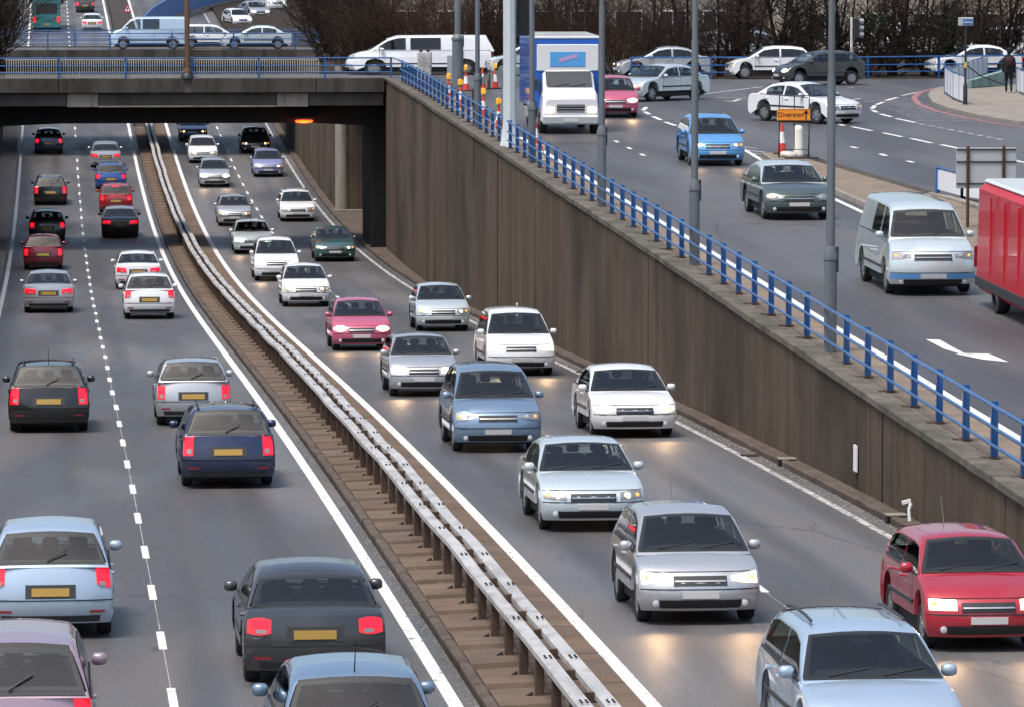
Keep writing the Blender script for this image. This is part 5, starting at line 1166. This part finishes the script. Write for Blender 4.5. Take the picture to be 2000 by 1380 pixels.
def make_shrub(seed, h, rust):
    rnd = random.Random(seed); cr = MB()
    for s in range(34):
        a = rnd.uniform(0, 2 * pi); d = Vector((cos(a) * rnd.uniform(.1, .8), sin(a) * rnd.uniform(.1, .8), 1)).normalized(); grow(cr, Vector((rnd.gauss(0, .35), rnd.gauss(0, .35), -.05)), d, h * rnd.uniform(.6, 1.0), .016, 2, rnd, .55, -.35 if rust else .5, 5, 3, .0045, (4, 6))
    return cr.mesh('crown', [M['twig_rust' if rust else 'twig']])
TP = [make_tree(11, 6.5, 2), make_tree(23, 7.0, 3), make_tree(37, 6.0, 2, ivy=True), make_tree(51, 6.8, 4), make_tree(63, 6.2, 1, rust=True)]
SP = [make_shrub(5, 2.6, False), make_shrub(6, 3.0, True), make_shrub(8, 2.2, False)]
def tree(i, x, y, label, s=1.0):
    t = thing('bare_tree', label, 'tree', (x, y, zu(y) - .02), random.uniform(0, 6), 'bare trees behind the roundabout'); t.scale = (s, s, s)
    for nm, me_ in zip(('trunk', 'crown', 'ivy'), TP[i]):
        if me_: link(nm, me_, t)
def shrub(i, x, y, label, s=1.0):
    t = thing('shrub', label, 'shrub', (x, y, zu(y) - .02), random.uniform(0, 6), 'leafless shrubs under the trees'); t.scale = (s, s, s); link('crown', SP[i], t)
def tx(px, y): return xpx(px, y)
TR = [(20, 1400, 222, 1), (1, 1340, 226, 1), (0, 1460, 224, 1), (3, 1530, 222, 1.05), (2, 1585, 228, 1), (1, 1645, 223, 1), (2, 1690, 221.5, .9), (3, 1745, 224, 1), (0, 1800, 222.5, 1), (2, 1850, 226, 1), (1, 1905, 233, 1), (3, 1965, 236, 1), (0, 1270, 229, 1), (4, 1210, 234, 1.05), (3, 1150, 231, 1), (1, 1090, 236, 1), (0, 1060, 232, 1), (3, 960, 236, 1), (4, 870, 239, 1), (2, 815, 244, 1), (1, 755, 241, 1), (4, 705, 246, 1), (2, 662, 250, 1.1), (1, 625, 256, 1.1), (0, 1620, 236, 1), (3, 1440, 238, 1), (1, 1775, 240, 1)]
words = ['multi stemmed', 'forked', 'slender', 'ivy clad', 'spreading', 'leaning', 'dark trunked', 'twiggy']
refs = [(625, 'the end of the bridge railing'), (665, 'the left end of the long white van'), (720, 'the front of the long white van'), (790, 'the long white van'), (850, 'the flecked cabinet'), (910, 'the thick lamp post'), (970, 'the white column'), (1070, 'the dark panel'), (1120, 'the box truck'), (1180, 'the truck roof'), (1250, 'the silver saloon'), (1330, 'the tail of the silver saloon'), (1390, 'the tall lamp post over the blue car'), (1450, 'the front of the white hatchback'), (1520, 'the white hatchback'), (1590, 'the grey hatchback'), (1640, 'the nearest lamp post'), (1690, 'the traffic light'), (1760, 'the back railing right of the traffic light'), (1830, 'the panelled railing'), (1900, 'the subway sign'), (2000, 'the walker')]
used_l = set()
def tlabel(px, kind, pre):
    r = min(refs, key=lambda q: abs(q[0] - px))[1]
    for w in pre:
        l = '%s %s behind %s' % (w, kind, r)
        if l not in used_l: used_l.add(l); return l
    return l
for i, px, y, s in TR:
    i = i % 5; x = tx(px, y)
    if x < 13.8: x = 13.9 + (px % 7) * .1
    tree(i, x, y, tlabel(px, 'bare tree', (['ivy clad', 'green ivied'] if i == 2 else (['rusty brown', 'reddish'] if i == 4 else ['forked', 'tall', 'dark', 'twiggy', 'farther']))), s)
for j, (i, px, y, s) in enumerate([(1, 800, 236, 1.15), (1, 850, 234, 1.2), (1, 905, 237, 1.1), (0, 740, 236, 1.1), (0, 690, 240, 1.1), (0, 960, 233, 1.1), (0, 1075, 230, 1), (1, 1130, 229, 1), (0, 1200, 226, 1.1), (1, 1245, 224, .9), (0, 1290, 222, 1.0), (0, 1350, 221, .8), (2, 1560, 225, .8), (2, 1720, 221, .7), (0, 1860, 231, 1), (0, 1930, 240, 1), (1, 1990, 245, 1), (0, 640, 249, 1.1), (2, 1040, 233, 1.2)]):
    x = max(13.9, tx(px, y)); shrub(i, x, y, tlabel(px, 'leafless shrub', ['rust coloured', 'brown', 'low'] if i == 1 else ['dense', 'dark', 'thin', 'low']), s)
for i, x, y, s, lb in ((0, -5.0, 233, 1.45, 'bare tree leaning in at the top left corner'), (3, -5.2, 238, 1.4, 'twiggy tree behind the one at the top left corner'), (1, -5.4, 262, 1.1, 'bare tree between the two bridges at the left edge'), (0, 14.6, 276, 1.15, 'bare tree between the bridges left of the long white van'), (3, 14.5, 284, 1.2, 'tangled bare tree in front of the far bridge end')):
    tree(i, x, y, lb, s)
for i, x, y, s, lb in ((0, -4.9, 231.5, 1.75, 'dark shrub at the left end of the near bridge'), (2, -4.9, 236, 2.0, 'shrub spilling over the left wall behind the near bridge'), (0, 13.7, 262, 1.9, 'dense shrub beyond the near bridge on the right bank')):
    shrub(i, x, y, lb, s)
# buildings beyond the trees
def building(label, x0, x1, y, h, mw, nwin, storeys=1):
    t = thing('building', label, 'building', ((x0 + x1) / 2, y, zu(y) - .3)); w = (x1 - x0) / 2
    k = MB(); k.box(-w, w, 0, 12, 0, h); k.build('wall', mw, t)
    k = MB(); k.bbox(-w - .3, w + .3, -.3, 12.3, h, h + .35, .05); k.build('roof', 'girder_concrete', t)
    for s in range(storeys):
        for i in range(nwin):
            a = -w + (i + .5) * 2 * w / nwin; ww = w / nwin * .62; z0 = 1.0 + s * 3.1
            k = MB(); k.bbox(a - ww, a + ww, -.06, .02, z0, z0 + 1.6, .02); f = k.build('window', 'sign_white', t)
            for q in (-1, 1): k = MB(); x_a, x_b = sorted((a + q * .04, a + q * (ww - .07))); k.box(x_a, x_b, -.075, -.055, z0 + .08, z0 + 1.52); k.build('pane', 'glass', f)
building('cream building with a row of windows glimpsed through the right hand trees', 42, 76, 282, 7.5, 'building_cream', 11, 2)
building('long pale shed glimpsed through the trees behind the white hatchback', 19, 41, 300, 6.5, 'pale_concrete', 8, 2)
# parked vehicles beyond the trees
for kd, pt, px, y, lb in (('van', 'white', 1785, 262, 'parked white van glimpsed through the trees right of the traffic light'), ('hatch', 'white', 1690, 262, 'parked white car glimpsed through trees by the traffic light'), ('saloon', 'ice', 1400, 268, 'parked pale car glimpsed through trees behind the lamp post'), ('saloon', 'pale_blue', 1480, 270, 'parked pale blue car glimpsed through trees over the white hatchback')):
    car(kd, pt, lb, (tx(px, y), y, zu(y)), pi / 2)

# ------------------------------------------------------------ grit and litter along the kerbs
rnd = random.Random(3); k = MB()
def pebble(x, y, z, s):
    a = rnd.uniform(0, 6); k.add([(x + s * cos(a), y + s * sin(a), z), (x + s * cos(a + 2.1), y + s * sin(a + 2.1), z), (x + s * cos(a + 4.2), y + s * sin(a + 4.2), z), (x, y, z + s * .9)], [(0, 1, 3), (1, 2, 3), (2, 0, 3)])
for _ in range(2600):
    y = 52 + 120 * rnd.random() ** 1.4; x = 3.74 - abs(rnd.gauss(0, .09)); pebble(x, y, zl(y) + .002, rnd.uniform(.006, .022))
for _ in range(3200):
    y = 60 + 110 * rnd.random() ** 1.2; x = 12.73 - abs(rnd.gauss(0, .16)); pebble(x, y, zl(y) + .002, rnd.uniform(.006, .028))
for _ in range(900):
    y = 52 + 90 * rnd.random(); pebble(rnd.uniform(5.66, 5.78), y, zl(y) + .003, rnd.uniform(.008, .025))
for _ in range(700):
    y = 52 + 100 * rnd.random(); pebble(rnd.uniform(3.95, 5.6), y, zl(y) + .15, rnd.uniform(.006, .018))
for _ in range(900):
    y = 60 + 120 * rnd.random(); pebble(rnd.uniform(13.5, 14.3), y, zu(y) + .022, rnd.uniform(.008, .025))
for _ in range(900):
    y = 225 + 90 * rnd.random(); pebble(rnd.uniform(-4.5, -3.6), y, zl(y) + .003, rnd.uniform(.02, .07))
tag(k.build('loose_grit', 'grit'), 'loose grit and litter gathered along the kerbs', kind='stuff')
mb = MB(); sheet(mb, [-4.55, -4.0, -3.55], [60 + 3 * i for i in range(86)], zl, .03); tag(mb.build('left_verge', 'grit'), kind='structure')
# drain outlets in the wall kerb
for px, py_, lb in ((1512, 910, 'small square drain outlet in the kerb left of the nearest marker strip'), (1720, 1022, 'small square drain outlet in the kerb ahead of the red car')):
    p = Lw(px, py_); t = thing('drain_outlet', lb, 'drain', (12.72, p.y, zl(p.y)))
    k = MB(); k.bbox(-.03, .32, -.17, .17, .145, .17, .006); k.build('cover', 'kerb_grey', t)
    k = MB(); k.box(-.035, -.004, -.12, .12, .02, .13); k.build('opening', 'seam', t)
p = Lw(1797, 1030); t = thing('bent_marker', 'small bent white marker post by the wall above the red car', 'marker', (12.95, p.y, zl(p.y) + .12))
k = MB(); k.tube([(0, 0, 0), (0, 0, .2), (.03, 0, .3)], .035, 10); k.build('stem', 'sign_white', t, smooth=50)
k = MB(); k.bbox(-.07, .09, -.012, .012, .3, .37, .006); k.build('reflector', 'sign_white', t, loc=(.02, 0, 0)).rotation_euler = (0, -.25, 0)

for y_, lb in ((70.5, 'iron gully grate by the kerb beside the red hatchback'), (97, 'iron gully grate by the kerb below the nearest marker strip'), (128, 'iron gully grate by the kerb beside the pale cars'), (166, 'iron gully grate by the kerb, farthest from the camera')):
    t = thing('gully_grate', lb, 'drain', (12.55, y_, zl(y_) + .004)); t.rotation_euler = (math.atan(slope(zl, y_)), 0, 0)
    k = MB(); k.bbox(-.2, .2, -.22, .22, -.02, .008, .004); k.build('frame', 'dirty_steel', t)
    for i in range(5): k = MB(); k.box(-.17, .17, -.19 + i * .08, -.15 + i * .08, .008, .02); k.build('bar', 'rusty_post', t)
